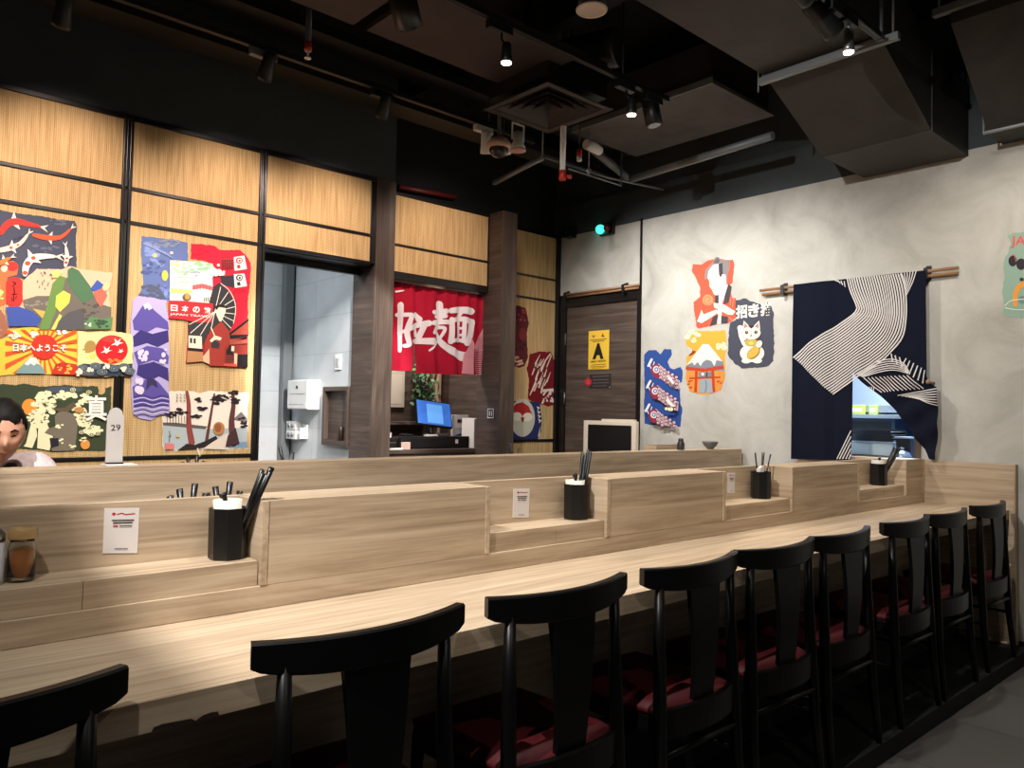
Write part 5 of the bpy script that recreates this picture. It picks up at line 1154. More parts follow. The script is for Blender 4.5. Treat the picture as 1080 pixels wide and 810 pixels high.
zc = K(915, 467, 5.7).z
part('body', t, lambda b: b.box((5.7, c1.y, zb), (6.0, c0.y+.1, zc), mat('container_grey', (190, 192, 184), .5), .006))
part('rim', t, lambda b: b.box((5.69, c1.y-.01, zc+.0005), (6.01, c0.y+.11, zc+.012), steel, .003))
zt3 = zc+.013
for k in range(4):
    one('serving_tray', ('%s dark tray of the pile on the steel container' % ['lowest', 'second lowest', 'second highest', 'topmost'][k]), 'tray', lambda b: (b.box((5.70, c1.y+.006*k, zt3+.021*k), (5.98, c0.y+.03, zt3+.021*k+.008), black_metal, .003), b.box((5.70, c1.y+.006*k, zt3+.021*k+.008), (5.712, c0.y+.03, zt3+.021*k+.02), black_metal), b.box((5.968, c1.y+.006*k, zt3+.021*k+.008), (5.98, c0.y+.03, zt3+.021*k+.02), black_metal)), 'dark trays piled in the kitchen')
g0, g1 = K(899, 454, 6.25), K(944, 441, 6.25)
one('microwave', 'dark oven box below the kitchen shelf', 'oven', lambda b: (b.box((6.25, g1.y, g0.z-.1), (6.7, g0.y+.2, g1.z), mat('oven_blue', (44, 58, 74), .4), .006), b.box((6.243, g1.y+.03, g0.z-.07), (6.2495, g0.y+.17, g1.z-.03), black_metal)))
one('oven_stand', 'steel stand under the dark kitchen oven', 'stand', lambda b: (b.box((6.51, g1.y-.05, g0.z-.13), (6.72, g0.y+.25, g0.z-.1005), steel), b.box((6.55, g1.y-.05, 0), (6.6, g1.y, g0.z-.1305), steel), b.box((6.55, g0.y+.2, 0), (6.6, g0.y+.25, g0.z-.1305), steel)))
h0 = K(948, 478, 5.55)
one('glass_lid', 'shiny steel pot lid at the right of the kitchen bench', 'lid', lambda b: (b.lathe((5.6, h0.y, zb), [(0, .0), (.06, .0), (.062, .01), (.05, .035), (.02, .05), (.012, .05), (.012, .058), (.02, .066), (0, .072)], steel, 20)))
h1 = K(956, 470, 5.68)
one('black_pot', 'black square pot by the right side of the kitchen hatch', 'pot', lambda b: (b.box((5.62, h1.y-.05, zb), (5.74, h1.y+.05, zb+.13), black_metal, .008), b.box((5.61, h1.y-.055, zb+.131), (5.75, h1.y+.055, zb+.143), steel, .003)))
one('plastic_bag', 'crumpled clear bag at the left edge of the kitchen hatch', 'bag', lambda b: [b.ball((5.58+.03*math.sin(k*2), c0.y+.03-.012*k, zb+.05+.03*k), .06-.005*k, mat('bag_white', (200, 212, 222), .3), 10, (1, .7, 1+.1*math.sin(k))) for k in range(5)])

# ------------------------------------------------------------------ ceiling gear
TR = [(4.0, -2.5, 3.75, 3.30), (2.88, -1.5, 3.82, 3.30), (1.575, -1.5, 3.80, 3.22)]
TL = ['black lighting track along the tatami wall', 'black lighting track over the middle of the counters', 'black lighting track nearest the camera under the big duct']
for (y, x0, x1, z), lab in zip(TR, TL):
    t = thing('light_track', ((x0+x1)/2, y, z), lab, 'track')
    part('rail', t, lambda b: b.box((x0, y-.017, z), (x1, y+.017, z+.03), black_metal, .002))
    part('conductor', t, lambda b: (b.box((x0+.01, y-.012, z-.002), (x1-.01, y-.006, z-.0003), trim_black), b.box((x0+.01, y+.006, z-.002), (x1-.01, y+.012, z-.0003), trim_black)))
    part('end_cap', t, lambda b: b.box((x1+.0005, y-.019, z-.003), (x1+.03, y+.019, z+.032), black_metal, .002))
    for k in range(3):
        hx = x0+.4+(x1-x0-.8)*k/2; part('hanger', t, lambda b: b.cyl((hx, y, z+.031), (hx, y, ZC), .005, black_metal, 6))
def spot_fix(head, y, label, aim=(0, 0, -1), body=black_metal, lit=False, r=.042, L=.15, zt=3.30, adapter=None, square=False):
    """spotlight hung from the track over its head"""
    head = Vector(head); aim = Vector(aim).normalized()
    t = thing('track_spotlight', (head.x, y, head.z), label, 'spotlight', 'track spotlights')
    ad = adapter or black_metal
    part('adapter', t, lambda b: b.box((head.x-.09, y-.02, zt-.045), (head.x+.06, y+.02, zt-.003), ad, .003))
    tp = head-aim*L
    part('stem', t, lambda b: b.tube([(head.x, y, zt-.0455), (head.x, y, (zt-.0455+tp.z)/2), tp+aim*.015], .006, body, 8))
    if square:
        part('lamp_head', t, lambda b: b.tube([tp, head], r*1.15, body, 4))
    else:
        part('lamp_head', t, lambda b: b.tube([tp, tp+aim*.01, tp+aim*L*.55, head-aim*.02, head], [r*.55, r*.8, r*.85, r, r], body, 18))
    part('lens', t, lambda b: b.tube([head+aim*.0006, head+aim*.004], r*.86, bulb if lit else mat('lens_dark', (60, 60, 58), .2), 18), 'glowing lamp glass' if lit else None)
    return t
dn = Vector((0, 0, -1))
def hp(x, y, Y): return P(x, y, 'Y', Y)
spot_fix(hp(278, 84, 4.02), 4.0, 'dark track spotlight with grey adapter above the second tatami panel', (.0, .6, -.8), adapter=galv)
spot_fix(hp(402, 124, 4.02), 4.0, 'dark track spotlight above the walnut column left of the red curtain', (.1, .6, -.8))
spot_fix(hp(64, 28, 4.02), 4.0, 'dark track spotlight at the upper left above the first tatami panel', (.0, .6, -.8))
spot_fix(hp(513, 162, 3.98), 4.0, 'white track spotlight at the end of the wall side track, left of the dome camera', (.3, .3, -.9), body=white_paint, adapter=white_paint)
spot_fix(hp(534, 66, 2.84), 2.88, 'small lit spotlight on the middle track left of the square vent', dn, lit=True, r=.030, L=.10)
spot_fix(hp(666, 121, 2.84), 2.88, 'small lit spotlight on the middle track below the fan coil panel', dn, lit=True, r=.030, L=.10)
spot_fix(hp(690, 132, 2.88), 2.88, 'black square spotlight at the end of the middle track', (.1, -.15, -1), r=.045, L=.17, square=True)
spot_fix(hp(432, 30, 2.86), 2.88, 'black square spotlight on the middle track near the top edge', (.5, .3, -.7), r=.055, L=.14, square=True)
spot_fix(hp(895, 55, 1.575), 1.575, 'small lit silver spotlight under the big duct', dn, lit=True, r=.026, L=.11, body=grey_metal, zt=3.22)
spot_fix(hp(880, 34, 1.59), 1.575, 'black spotlight tilted sideways under the big duct', (.8, -.2, -.45), r=.05, L=.19, zt=3.22)
spot_fix(hp(852, 1, 1.59), 1.575, 'black spotlight with bright rim at the top photo edge', (.9, -.1, -.2), r=.036, L=.15, zt=3.22)

# dome camera, its neighbours, speaker, vent
q = P(526, 160, 'Z', 3.07)
t = thing('dome_camera', (q.x, q.y, 3.1), 'round dome security camera hanging between white spotlights', 'camera')
part('base', t, lambda b: b.lathe((q.x, q.y, 3.09), [(0, 0), (.078, 0), (.082, .03), (.06, .06), (.02, .065), (0, .065)], mat('dome_beige', (196, 160, 140), .4), 28))
part('dome', t, lambda b: b.ball((q.x, q.y, 3.085), .064, mat('dome_dark', (50, 42, 42), .1), 20, (1, 1, .9)))
part('rod', t, lambda b: b.cyl((q.x, q.y, 3.155), (q.x, q.y, ZC), .012, black_metal, 8))
q = P(546, 158, 'Z', 3.14)
t = thing('gimbal_spotlight', (q.x, q.y, 3.1), 'white spotlight in a square bracket with pinkish glass, right of the dome camera', 'spotlight')
part('lamp_head', t, lambda b: b.lathe((q.x, q.y, 3.14), [(0, 0), (.05, 0), (.052, .02), (.034, .05), (.03, .12), (0, .12)], white_paint, 20))
part('bracket', t, lambda b: (b.box((q.x-.055, q.y-.006, 3.20), (q.x-.05, q.y+.006, 3.31), white_paint), b.box((q.x+.05, q.y-.006, 3.20), (q.x+.055, q.y+.006, 3.31), white_paint), b.box((q.x-.055, q.y-.006, 3.3105), (q.x+.055, q.y+.006, 3.318), white_paint), b.cyl((q.x-.05, q.y, 3.21), (q.x+.05, q.y, 3.21), .004, white_paint, 6)))
part('glass', t, lambda b: b.lathe((q.x, q.y, 3.132), [(0, 0), (.056, 0), (.056, .007), (0, .007)], mat('glass_pink', (206, 160, 156), .4), 20), 'pinkish round glass')
part('rod', t, lambda b: b.cyl((q.x, q.y, 3.3185), (q.x, q.y, ZC), .007, grey_metal, 8))
q = P(535, 163, 'Z', 3.12)
one('white_junction', 'small white tilted spotlight body between dome camera and bracket lamp', 'spotlight', lambda b: (b.tube([(q.x-.02, q.y+.02, 3.22), (q.x+.01, q.y, 3.13)], [.03, .04], white_paint, 14), b.cyl((q.x-.02, q.y+.02, 3.21), (q.x-.02, q.y+.02, ZC), .005, black_metal, 6)))
q = P(624, 9, 'Z', 3.30)
t = thing('ceiling_speaker', (q.x, q.y, 3.30), 'round white speaker grille at the top of the photo', 'speaker')
part('housing', t, lambda b: b.lathe((q.x, q.y, 3.305), [(0, 0), (.066, 0), (.066, .12), (0, .12)], black_metal, 28))
part('grille', t, lambda b: b.lathe((q.x, q.y, 3.29), [(0, .004), (.058, .003), (.06, 0), (.075, 0), (.076, .006), (.066, .0145), (0, .0145)], mat('speaker_grille', (196, 178, 164), .6), 32))
part('rod', t, lambda b: b.cyl((q.x, q.y, 3.4255), (q.x, q.y, ZC), .008, black_metal, 8))
# square four way vent
vz = 3.25; c = [P(x, y, 'Z', vz) for x, y in ((511, 116), (579, 139), (645, 117), (577, 88))]
cx_, cy_ = sum(v.x for v in c)/4, sum(v.y for v in c)/4; hw = (max(v.x for v in c)-min(v.x for v in c))/2
t = thing('ceiling_vent', (cx_, cy_, vz), 'large square dark ceiling vent with stepped louvres', 'vent')
vm = mat('vent_dark', (56, 48, 47), .6)
def ring(b, ho, hi, z0, z1, m):
    for i in range(4):
        a = [(-ho, -ho), (ho, -ho), (ho, ho), (-ho, ho)]; e = [(-hi, -hi), (hi, -hi), (hi, hi), (-hi, hi)]; j = (i+1) % 4
        b.hexa([(cx_+a[i][0], cy_+a[i][1], z0), (cx_+a[j][0], cy_+a[j][1], z0), (cx_+e[j][0], cy_+e[j][1], z1), (cx_+e[i][0], cy_+e[i][1], z1),
                (cx_+a[i][0], cy_+a[i][1], z0+.006), (cx_+a[j][0], cy_+a[j][1], z0+.006), (cx_+e[j][0], cy_+e[j][1], z1+.006), (cx_+e[i][0], cy_+e[i][1], z1+.006)], m)
part('frame', t, lambda b: ring(b, hw, hw*.84, vz, vz+.004, vm))
for k in range(4): part('louvre', t, lambda b: ring(b, hw*(.80-.19*k), hw*(.64-.17*k), vz+.004, vz+.05, vm))
part('plenum', t, lambda b: b.box((cx_-hw*.9, cy_-hw*.9, vz+.07), (cx_+hw*.9, cy_+hw*.9, vz+.30), black_metal))
for dx in (-.2, .2): part('rod', t, lambda b: b.cyl((cx_+dx, cy_, vz+.301), (cx_+dx, cy_, ZC), .006, black_metal, 6))
# ceiling boards
for x0, x1, lab in ((.2, 2.05, 'left dark ceiling raft beyond the middle track'), (2.13, 3.18, 'right dark ceiling raft beside the square vent')):
    t = thing('ceiling_raft', ((x0+x1)/2, 3.25, 3.4), lab, 'ceiling panel', 'ceiling rafts')
    part('board', t, lambda b: b.box((x0, 2.98, 3.40), (x1, 3.59, 3.43), ceil_board, .003))
    for x in (x0+.15, x1-.15): part('hanger', t, lambda b: b.box((x-.015, 3.25, 3.4305), (x+.015, 3.28, ZC), black_metal))
t = thing('ceiling_raft', (2.0, 2.3, 3.62), 'high dark ceiling raft between the tracks', 'ceiling panel', 'ceiling rafts')
part('board', t, lambda b: b.box((.2, 1.9, 3.62), (2.9, 2.7, 3.65), black_paint)); part('hanger', t, lambda b: b.box((1.5, 2.2, 3.6505), (1.53, 2.23, ZC), black_metal))
# fan coil unit
fz_ = 3.42; f = [P(x, y, 'Z', fz_) for x, y in ((600, 141), (755.6, 88), (817.8, 124.5), (670, 163.5))]
fx0, fx1 = (f[0].x+f[1].x)/2, (f[2].x+f[3].x)/2; fy0, fy1 = (f[1].y+f[2].y)/2, (f[0].y+f[3].y)/2
t = thing('fan_coil_unit', ((fx0+fx1)/2, (fy0+fy1)/2, fz_), 'grey flat fan coil unit hanging before the concrete wall', 'fan coil')
part('panel', t, lambda b: b.box((fx0, fy0, fz_), (fx1, fy1, fz_+.03), fan_panel, .003))
part('casing', t, lambda b: b.box((fx0+.03, fy0+.03, fz_+.0305), (fx1-.03, fy1-.03, fz_+.30), duct_paint))
part('edge', t, lambda b: b.box((fx0-.012, fy0, fz_), (fx0-.0005, fy1, fz_+.045), galv, .002), 'pale metal edge')
for x in (fx0+.08, fx1-.08):
    for y in (fy0+.08, fy1-.08): part('rod', t, lambda b: b.cyl((x, y, fz_+.3005), (x, y, ZC), .006, grey_metal, 6))
# big stepped air duct
D0, D1 = 1.6175, 2.255
t = thing('air_duct', (3.0, 1.93, 3.0), 'big dark rectangular air duct stepping down to the concrete wall', 'duct')
part('upper_run', t, lambda b: b.box((-.8, D0, 3.288), (3.905, D1, 3.76), duct_paint, .004))
part('sloped_run', t, lambda b: b.hexa([(3.926, D0, 3.284), (4.60, D0, 2.992), (4.60, D1, 2.992), (3.926, D1, 3.284), (3.926, D0, 3.75), (4.60, D0, 3.445), (4.60, D1, 3.445), (3.926, D1, 3.75)], duct_paint))
part('wall_run', t, lambda b: b.box((4.612, D0, 2.990), (XR-.006, D1, 3.443), duct_paint, .003))
part('flange', t, lambda b: b.box((3.9055, D0-.014, 3.272), (3.9255, D1+.014, 3.775), galv, .002)); part('flange', t, lambda b: b.box((4.6005, D0-.006, 2.985), (4.6115, D1+.006, 3.45), duct_paint))
part('strut', t, lambda b: b.box((3.88, D0-.10, 3.235), (3.915, D1+.02, 3.2715), galv, .002), 'pale metal strut'); part('rod', t, lambda b: b.cyl((3.9, D0-.07, 3.272), (3.9, D0-.07, ZC), .006, galv, 8)); part('rod', t, lambda b: b.cyl((3.9, D1+.03, 3.2), (3.9, D1+.03, ZC), .005, galv, 8))
# second duct at the right edge
pb = P(1042, 140, 'X', 4.93); pt_ = P(1003, 25, 'Y', pb.y)
t = thing('air_duct', (4.7, pb.y-.4, pb.z), 'second dark air duct at the upper right photo corner', 'duct')
yb = pb.y; ya = yb-.75
part('sloped_run', t, lambda b: b.hexa([(pt_.x, ya, pt_.z), (4.93, ya, pb.z), (4.93, yb, pb.z), (pt_.x, yb, pt_.z), (pt_.x, ya, pt_.z+.4), (4.93, ya, pb.z+.4), (4.93, yb, pb.z+.4), (pt_.x, yb, pt_.z+.4)], duct_paint))
part('wall_run', t, lambda b: b.box((4.932, ya, pb.z), (XR-.006, yb, pb.z+.4), duct_paint))
part('flange', t, lambda b: b.tube([(4.90, ya-.01, pb.z-.008), (4.90, yb+.012, pb.z-.008), (4.90, yb+.012, pb.z+.40)], .012, galv, 8))
q0, q1 = P(984, 19, 'Z', 3.5), P(1045, -4, 'Z', 3.5)
part('strut', t, lambda b: b.box((q0.x-.02, q1.y-.3, 3.5), (q0.x+.02, q0.y, 3.54), galv, .002), 'pale metal strut'); part('rod', t, lambda b: b.cyl((q0.x, q0.y-.03, 3.5405), (q0.x, q0.y-.03, ZC), .006, galv, 8))
# flexible round duct
q0, q1 = P(596, 62, 'Z', 3.71), P(668, 46, 'Z', 3.71)
one('round_duct', 'dark round flexible duct above the square vent', 'duct', lambda b: b.tube([q0+(q1-q0)*(k/24) for k in range(-8, 20)], [.12+(.006 if k % 2 else 0) for k in range(28)], mat('foil_dark', (58, 60, 62), .35, .4), 18))
q0, q1 = P(640, 112, 'Z', 3.74), P(700, 84, 'Z', 3.74)
one('round_duct', 'dull foil round duct between square vent and fan coil unit', 'duct', lambda b: b.tube([q0+(q1-q0)*(k/16) for k in range(-6, 20)], [.10+(.006 if k % 2 else 0) for k in range(26)], mat('foil_grey', (96, 98, 98), .35, .5), 18))
# pipes
def pipe(name, label, pts, r, m, cat='pipe'): return one(name, label, cat, lambda b: b.tube(pts, r, m, 12))
A0 = P(594, 140, 'Y', 3.53); A1 = P(594, 180, 'Y', 3.53)
t = thing('sprinkler_pipe', (A0.x, A0.y, A1.z), 'white upright sprinkler pipe with red end beside the vent', 'sprinkler')
part('pipe', t, lambda b: b.cyl((A0.x, A0.y, A1.z+.0), (A0.x, A0.y, ZC), .019, white_paint, 12))
part('nozzle', t, lambda b: (b.cyl((A0.x, A0.y, A1.z-.065), (A0.x, A0.y, A1.z-.0005), .023, red_plastic, 12), b.cyl((A0.x+.02, A0.y-.02, A1.z-.04), (A0.x+.045, A0.y-.04, A1.z-.04), .014, red_plastic, 10)), 'red nozzle fitting')
A0 = P(325, 45, 'Y', 3.72); A1 = P(325, 62, 'Y', 3.72)
t = thing('sprinkler_pipe', (A0.x, A0.y, A1.z), 'dark blue sprinkler pipe with red collar above the doorway', 'sprinkler')
part('pipe', t, lambda b: b.cyl((A0.x, A0.y, A0.z), (A0.x, A0.y, ZC), .016, mat('pipe_blue', (36, 42, 66), .5), 12))
part('collar', t, lambda b: b.cyl((A0.x, A0.y, A0.z-.045), (A0.x, A0.y, A0.z-.0005), .02, red_plastic, 12), 'red collar')
part('nozzle', t, lambda b: b.lathe((A0.x, A0.y, A1.z), [(0, 0), (.018, 0), (.018, .004), (.006, .006), (.007, .03), (.012, .035), (.012, A0.z-.0455-A1.z), (0, A0.z-.0455-A1.z)], alu, 14))
z = 3.28
pipe('conduit_pipe', 'long grey pipe running below the fan coil unit towards the concrete wall', [P(666, 189, 'Z', z-.06), P(815, 143, 'Z', z-.06)], .028, galv)
pipe('conduit_pipe', 'short thick grey pipe slanting under the fan coil unit', [P(622, 155, 'Z', z+.03), P(664, 189, 'Z', z)], .03, mat('pipe_grey', (96, 98, 100), .5))
one('pipe_elbow', 'pale pipe elbow at the left end of the short grey pipe', 'pipe', lambda b: b.tube([P(618, 152, 'Z', z+.03), P(626, 155, 'Z', z+.03), P(632, 159, 'Z', z+.03)], [.036, .04, .034], white_paint, 14))
pipe('conduit_pipe', 'thin grey pipe below the square vent, running right', [P(575, 166, 'Z', 3.2), P(640, 187, 'Z', 3.2), P(700, 200, 'Z', 3.2)], .009, galv)
pipe('conduit_pipe', 'thin grey pipe crossing in front of the dark corner', [P(600, 178, 'Z', 3.15), P(655, 196, 'Z', 3.15), P(655, 196, 'Z', 3.15)+Vector((0, 0, .8))], .007, galv)
pipe('conduit_pipe', 'dark red pipe above the red curtain bulkhead', [P(420, 197, 'Y', 5.15), P(480, 208, 'Y', 5.15)], .022, mat('pipe_red', (92, 26, 24), .5))
a, c = P(521, 193, 'Z', 3.2), P(572, 166, 'Z', 3.2)
one('support_channel', 'pale steel channel slanting under the square vent', 'channel', lambda b: (b.tube([a, c], .022, galv, 4), b.cyl(c, (c.x, c.y, ZC), .006, galv, 8)))
q = P(621, 170, 'Z', 3.2)
one('threaded_rod', 'thin hanging rod with clamp left of the short grey pipe', 'rod', lambda b: (b.cyl((q.x, q.y, 3.1), (q.x, q.y, ZC), .005, galv, 8), b.ball((q.x, q.y, 3.13), .018, galv, 8)))
q = P(611, 164, 'Z', 3.2)
one('fire_sensor', 'tiny red and white detector near the hanging rod', 'detector', lambda b: (b.lathe((q.x, q.y, 3.16), [(0, 0), (.018, 0), (.02, .03), (0, .03)], white_paint, 14), b.lathe((q.x, q.y, 3.191), [(0, 0), (.02, 0), (.02, .05), (0, .05)], red_plastic, 14), b.cyl((q.x, q.y, 3.24), (q.x, q.y, ZC), .005, black_metal, 6)))
for y, z0, x0, x1, lab in ((4.45, 3.42, -2, 5.15, 'dark cable tray beyond the wall side track'), (4.25, 3.60, -2, 5.15, 'dark cable tray between raft and wall side track')):
    one('cable_tray', lab, 'cable tray', lambda b: (b.box((x0, y-.10, z0), (x1, y+.10, z0+.006), black_metal), b.box((x0, y-.10, z0+.0065), (x1, y-.094, z0+.06), black_metal), b.box((x0, y+.094, z0+.0065), (x1, y+.10, z0+.06), black_metal), [b.cyl((xx, y, z0+.006), (xx, y, ZC), .005, black_metal, 6) for xx in (-1, .5, 2, 3.5, 4.9)]))
for x, lab in ((3.3, 'dark cross beam left of the square vent'), (5.0, 'dark cross beam in front of the concrete wall')):
    one('ceiling_joist', lab, 'beam', lambda b: (b.box((x-.05, 2.4, 3.72), (x+.05, 5.2, 3.73), black_paint), b.box((x-.006, 2.4, 3.7305), (x+.006, 5.2, 3.9), black_paint), b.box((x-.05, 2.4, 3.9005), (x+.05, 5.2, ZC), black_paint)))
# beacon and sensor on the right wall
q = P(637, 241.5, 'X', XR-.04)
t = thing('signal_lamp', (XR-.04, q.y, q.z), 'small twin signal lamp glowing green on the wall above the walnut door', 'lamp')
part('housing', t, lambda b: b.box((XR-.035, q.y-.10, q.z-.055), (XR+.001, q.y+.06, q.z+.055), plastic_black, .006))
part('green_lamp', t, lambda b: b.ball((XR-.05, q.y+.035, q.z), .042, mat('beacon_green', (60, 225, 190), .3, emit=1.0), 16), 'glowing green round lamp')
part('red_lamp', t, lambda b: b.ball((XR-.05, q.y-.045, q.z), .034, mat('beacon_red', (110, 24, 28), .3), 16), 'unlit red round lamp')
q = P(597, 245.5, 'X', XR-.06)
one('corner_sensor', 'small black box in the corner above the walnut door', 'sensor', lambda b: (b.box((XR-.09, q.y-.08, q.z-.05), (XR+.001, q.y+.02, q.z+.04), plastic_black, .006), b.cyl((XR-.0905, q.y-.03, q.z), (XR-.10, q.y-.03, q.z), .02, black_metal, 10)))

# ------------------------------------------------------------------ the seated person behind the partition
skin = mat('skin', (208, 154, 128), .5); hairm = mat('hair_black', (20, 17, 17), .65, spec=.2); shirtm = mottled('shirt_pale', [(.35, (214, 190, 194)), (.6, (232, 216, 216))], 40, .85, .1)
trouser = mat('trousers_dark', (30, 30, 36), .9)
PX, PY = P(1, 455, 'Y', 3.47).x, 3.47
HC_ = Vector((PX, PY, P(1, 456, 'Y', 3.47).z))   # head centre
pr = thing('person', (PX, 3.85, 0), 'person with short black hair in a pale pink shirt sitting behind the partition, looking down', 'person')
def skin_mesh(verts, edges, radii, sub=2, root=0):
    me = bpy.data.meshes.new('tmp'); me.from_pydata([tuple(v) for v in verts], edges, [])
    o = bpy.data.objects.new('tmp', me); COL.objects.link(o)
    m = o.modifiers.new('skin', 'SKIN'); m.use_smooth_shade = True
    for i, r in enumerate(radii): me.skin_vertices[0].data[i].radius = r if isinstance(r, tuple) else (r, r)
    me.skin_vertices[0].data[root].use_root = True
    s = o.modifiers.new('sub', 'SUBSURF'); s.levels = sub; s.render_levels = sub
    dg = bpy.context.evaluated_depsgraph_get(); dg.update()
    out = bpy.data.meshes.new_from_object(o.evaluated_get(dg)); bpy.data.objects.remove(o); bpy.data.meshes.remove(me)
    return out
X0 = PX+.01
J = dict(pel=(X0, 4.02, .55), waist=(X0, 3.96, .74), chest=(X0, 3.82, .94), neck=(X0, 3.68, 1.09), nk2=(X0, 3.60, 1.15), hd=(X0, 3.53, 1.21),
         shL=(X0-.15, 3.66, 1.12), shR=(X0+.15, 3.66, 1.12), elL=(X0-.23, 3.58, .90), elR=(X0+.23, 3.58, .90), wrL=(X0-.10, 3.46, .93), wrR=(X0+.10, 3.46, .93), haL=(X0-.06, 3.42, .925), haR=(X0+.06, 3.42, .925),
         hiL=(X0-.09, 3.98, .53), hiR=(X0+.09, 3.98, .53), knL=(X0-.11, 3.62, .55), knR=(X0+.11, 3.62, .55), anL=(X0-.11, 3.66, .09), anR=(X0+.11, 3.66, .09), toL=(X0-.11, 3.54, .04), toR=(X0+.11, 3.54, .04))
nm = list(J); ix = {k: i for i, k in enumerate(nm)}
E_ = [('pel', 'waist'), ('waist', 'chest'), ('chest', 'neck'), ('neck', 'nk2'), ('nk2', 'hd'), ('chest', 'shL'), ('chest', 'shR'), ('shL', 'elL'), ('shR', 'elR'), ('elL', 'wrL'), ('elR', 'wrR'), ('wrL', 'haL'), ('wrR', 'haR'), ('pel', 'hiL'), ('pel', 'hiR'), ('hiL', 'knL'), ('hiR', 'knR'), ('knL', 'anL'), ('knR', 'anR'), ('anL', 'toL'), ('anR', 'toR')]
RD_ = dict(pel=(.14, .10), waist=(.13, .09), chest=(.14, .10), neck=.062, nk2=.052, hd=.05, shL=.062, shR=.062, elL=.04, elR=.04, wrL=.027, wrR=.027, haL=(.036, .018), haR=(.036, .018), hiL=.08, hiR=.08, knL=.056, knR=.056, anL=.036, anR=.036, toL=.03, toR=.03)
# fingers
for s, S_ in ((-1, 'L'), (1, 'R')):
    hb = Vector(J['ha'+S_])
    for k in range(4):
        b0_ = hb+Vector((-s*.03+s*.0+(-s)*(-.02)*0, -.01, 0))+Vector((0, -.012*k+.018, -.002))
        n1_, n2_ = 'f%s%d' % (S_, k), 'g%s%d' % (S_, k); ln = (.05, .058, .054, .042)[k]
        J[n1_] = tuple(b0_+Vector((-s*ln*.4, -.006*k, .004))); J[n2_] = tuple(b0_+Vector((-s*ln*.75, -.01-.006*k, -.010)))
        RD_[n1_] = .0085; RD_[n2_] = .007; E_ += [('ha'+S_, n1_), (n1_, n2_)]
    J['t'+S_] = tuple(Vector(J['wr'+S_])+Vector((s*.005, .035*0-.02, .012))); J['u'+S_] = tuple(Vector(J['ha'+S_])+Vector((s*.0, -.045, .014))); RD_['t'+S_] = .011; RD_['u'+S_] = .008; E_ += [('wr'+S_, 't'+S_), ('t'+S_, 'u'+S_)]
nm = list(J); ix = {k: i for i, k in enumerate(nm)}
bmesh_body = skin_mesh([J[k] for k in nm], [(ix[a], ix[b]) for a, b in E_], [RD_[k] for k in nm])
bb = bmesh.new(); bb.from_mesh(bmesh_body); bpy.data.meshes.remove(bmesh_body)
# head shaped from a sphere: +y local is the back of the head, tilted to look down
TILT = Matrix.Rotation(math.radians(16), 4, 'X')
def head_shape(p):
    x, y, z = p  # unit sphere
    sx, sy, sz = .078, .096, .118
    jaw = max(0, -z); w = 1-.36*jaw**1.5
    yy = y*sy*(1-.12*jaw if y > 0 else 1)
    v = Vector((x*sx*w, yy, z*sz))
    if y < 0:
        f = max(0, -y)
        v.y += .016*f*max(0, 1-abs(z)/.9)*0
        if abs(x) < .32: v.y -= .022*math.exp(-((z+.12)/.16)**2)*math.exp(-(x/.13)**2)      # nose
        v.y += .011*math.exp(-((z-.10)/.12)**2)*math.exp(-((abs(x)-.40)/.18)**2)              # eye sockets
        v.y -= .006*math.exp(-((z+.42)/.10)**2)*math.exp(-(x/.25)**2)                         # lips
        v.y -= .010*math.exp(-((z+.80)/.16)**2)*math.exp(-(x/.3)**2)                          # chin
        v.y -= .005*math.exp(-((z-.26)/.08)**2)*math.exp(-((abs(x)-.35)/.25)**2)              # brow
    return HC_+(TILT @ v)
res = bmesh.ops.create_icosphere(bb, subdivisions=5, radius=1)
for v in res['verts']: v.co = head_shape(v.co)
for s in (-1, 1):  # ears
    r2 = bmesh.ops.create_icosphere(bb, subdivisions=2, radius=1)
    for v in r2['verts']: v.co = HC_+(TILT @ Vector((s*(.074+.010*v.co.x*s+.006*max(0, v.co.y)), .008+.020*v.co.y, -.006+.033*v.co.z)))
me = bpy.data.meshes.new('body'); off = world_off(pr)
for v in bb.verts: v.co -= off
bb.to_mesh(me); bb.free(); me.materials.append(skin)
bo = bpy.data.objects.new('body', me); COL.objects.link(bo); bo.parent = pr
rm = bo.modifiers.new('blend', 'REMESH'); rm.mode = 'VOXEL'; rm.voxel_size = .0055; rm.use_smooth_shade = True
bpy.context.evaluated_depsgraph_get().update()
mb_ = bpy.data.meshes.new_from_object(bo.evaluated_get(bpy.context.evaluated_depsgraph_get())); bo.modifiers.clear()
bq = bmesh.new(); bq.from_mesh(mb_); seen = set(); best = []
for v0 in bq.verts:
    if v0 in seen: continue
    isl = [v0]; seen.add(v0)
    for v in isl:
        for e in v.link_edges:
            o_ = e.other_vert(v)
            if o_ not in seen: seen.add(o_); isl.append(o_)
    if len(isl) > len(best): best = isl
keep = set(best); bmesh.ops.delete(bq, geom=[v for v in bq.verts if v not in keep], context='VERTS')
bq.to_mesh(mb_); bq.free(); mb_.materials.clear(); mb_.materials.append(skin)
for p in mb_.polygons: p.use_smooth = True; p.material_index = 0
bo.data = mb_
def on_face(x, z, lift=.001):
    y = -math.sqrt(max(0, 1-x*x-z*z)); return head_shape((x, y, z))-(TILT @ Vector((0, lift, 0)))
def feature(name, pts, r, m, lab=None): part(name, pr, lambda b: b.tube([on_face(x, z, .0008) for x, z in pts], r, m, 8), lab)
for s in (-1, 1):
    feature('eyebrow', [(s*.20, .26), (s*.36, .31), (s*.54, .25)], [.0028, .004, .002], hairm)
    feature('eye', [(s*.25, .09), (s*.37, .105), (s*.48, .085)], [.0018, .0034, .0016], mat('eye_dark', (24, 18, 18), .3))
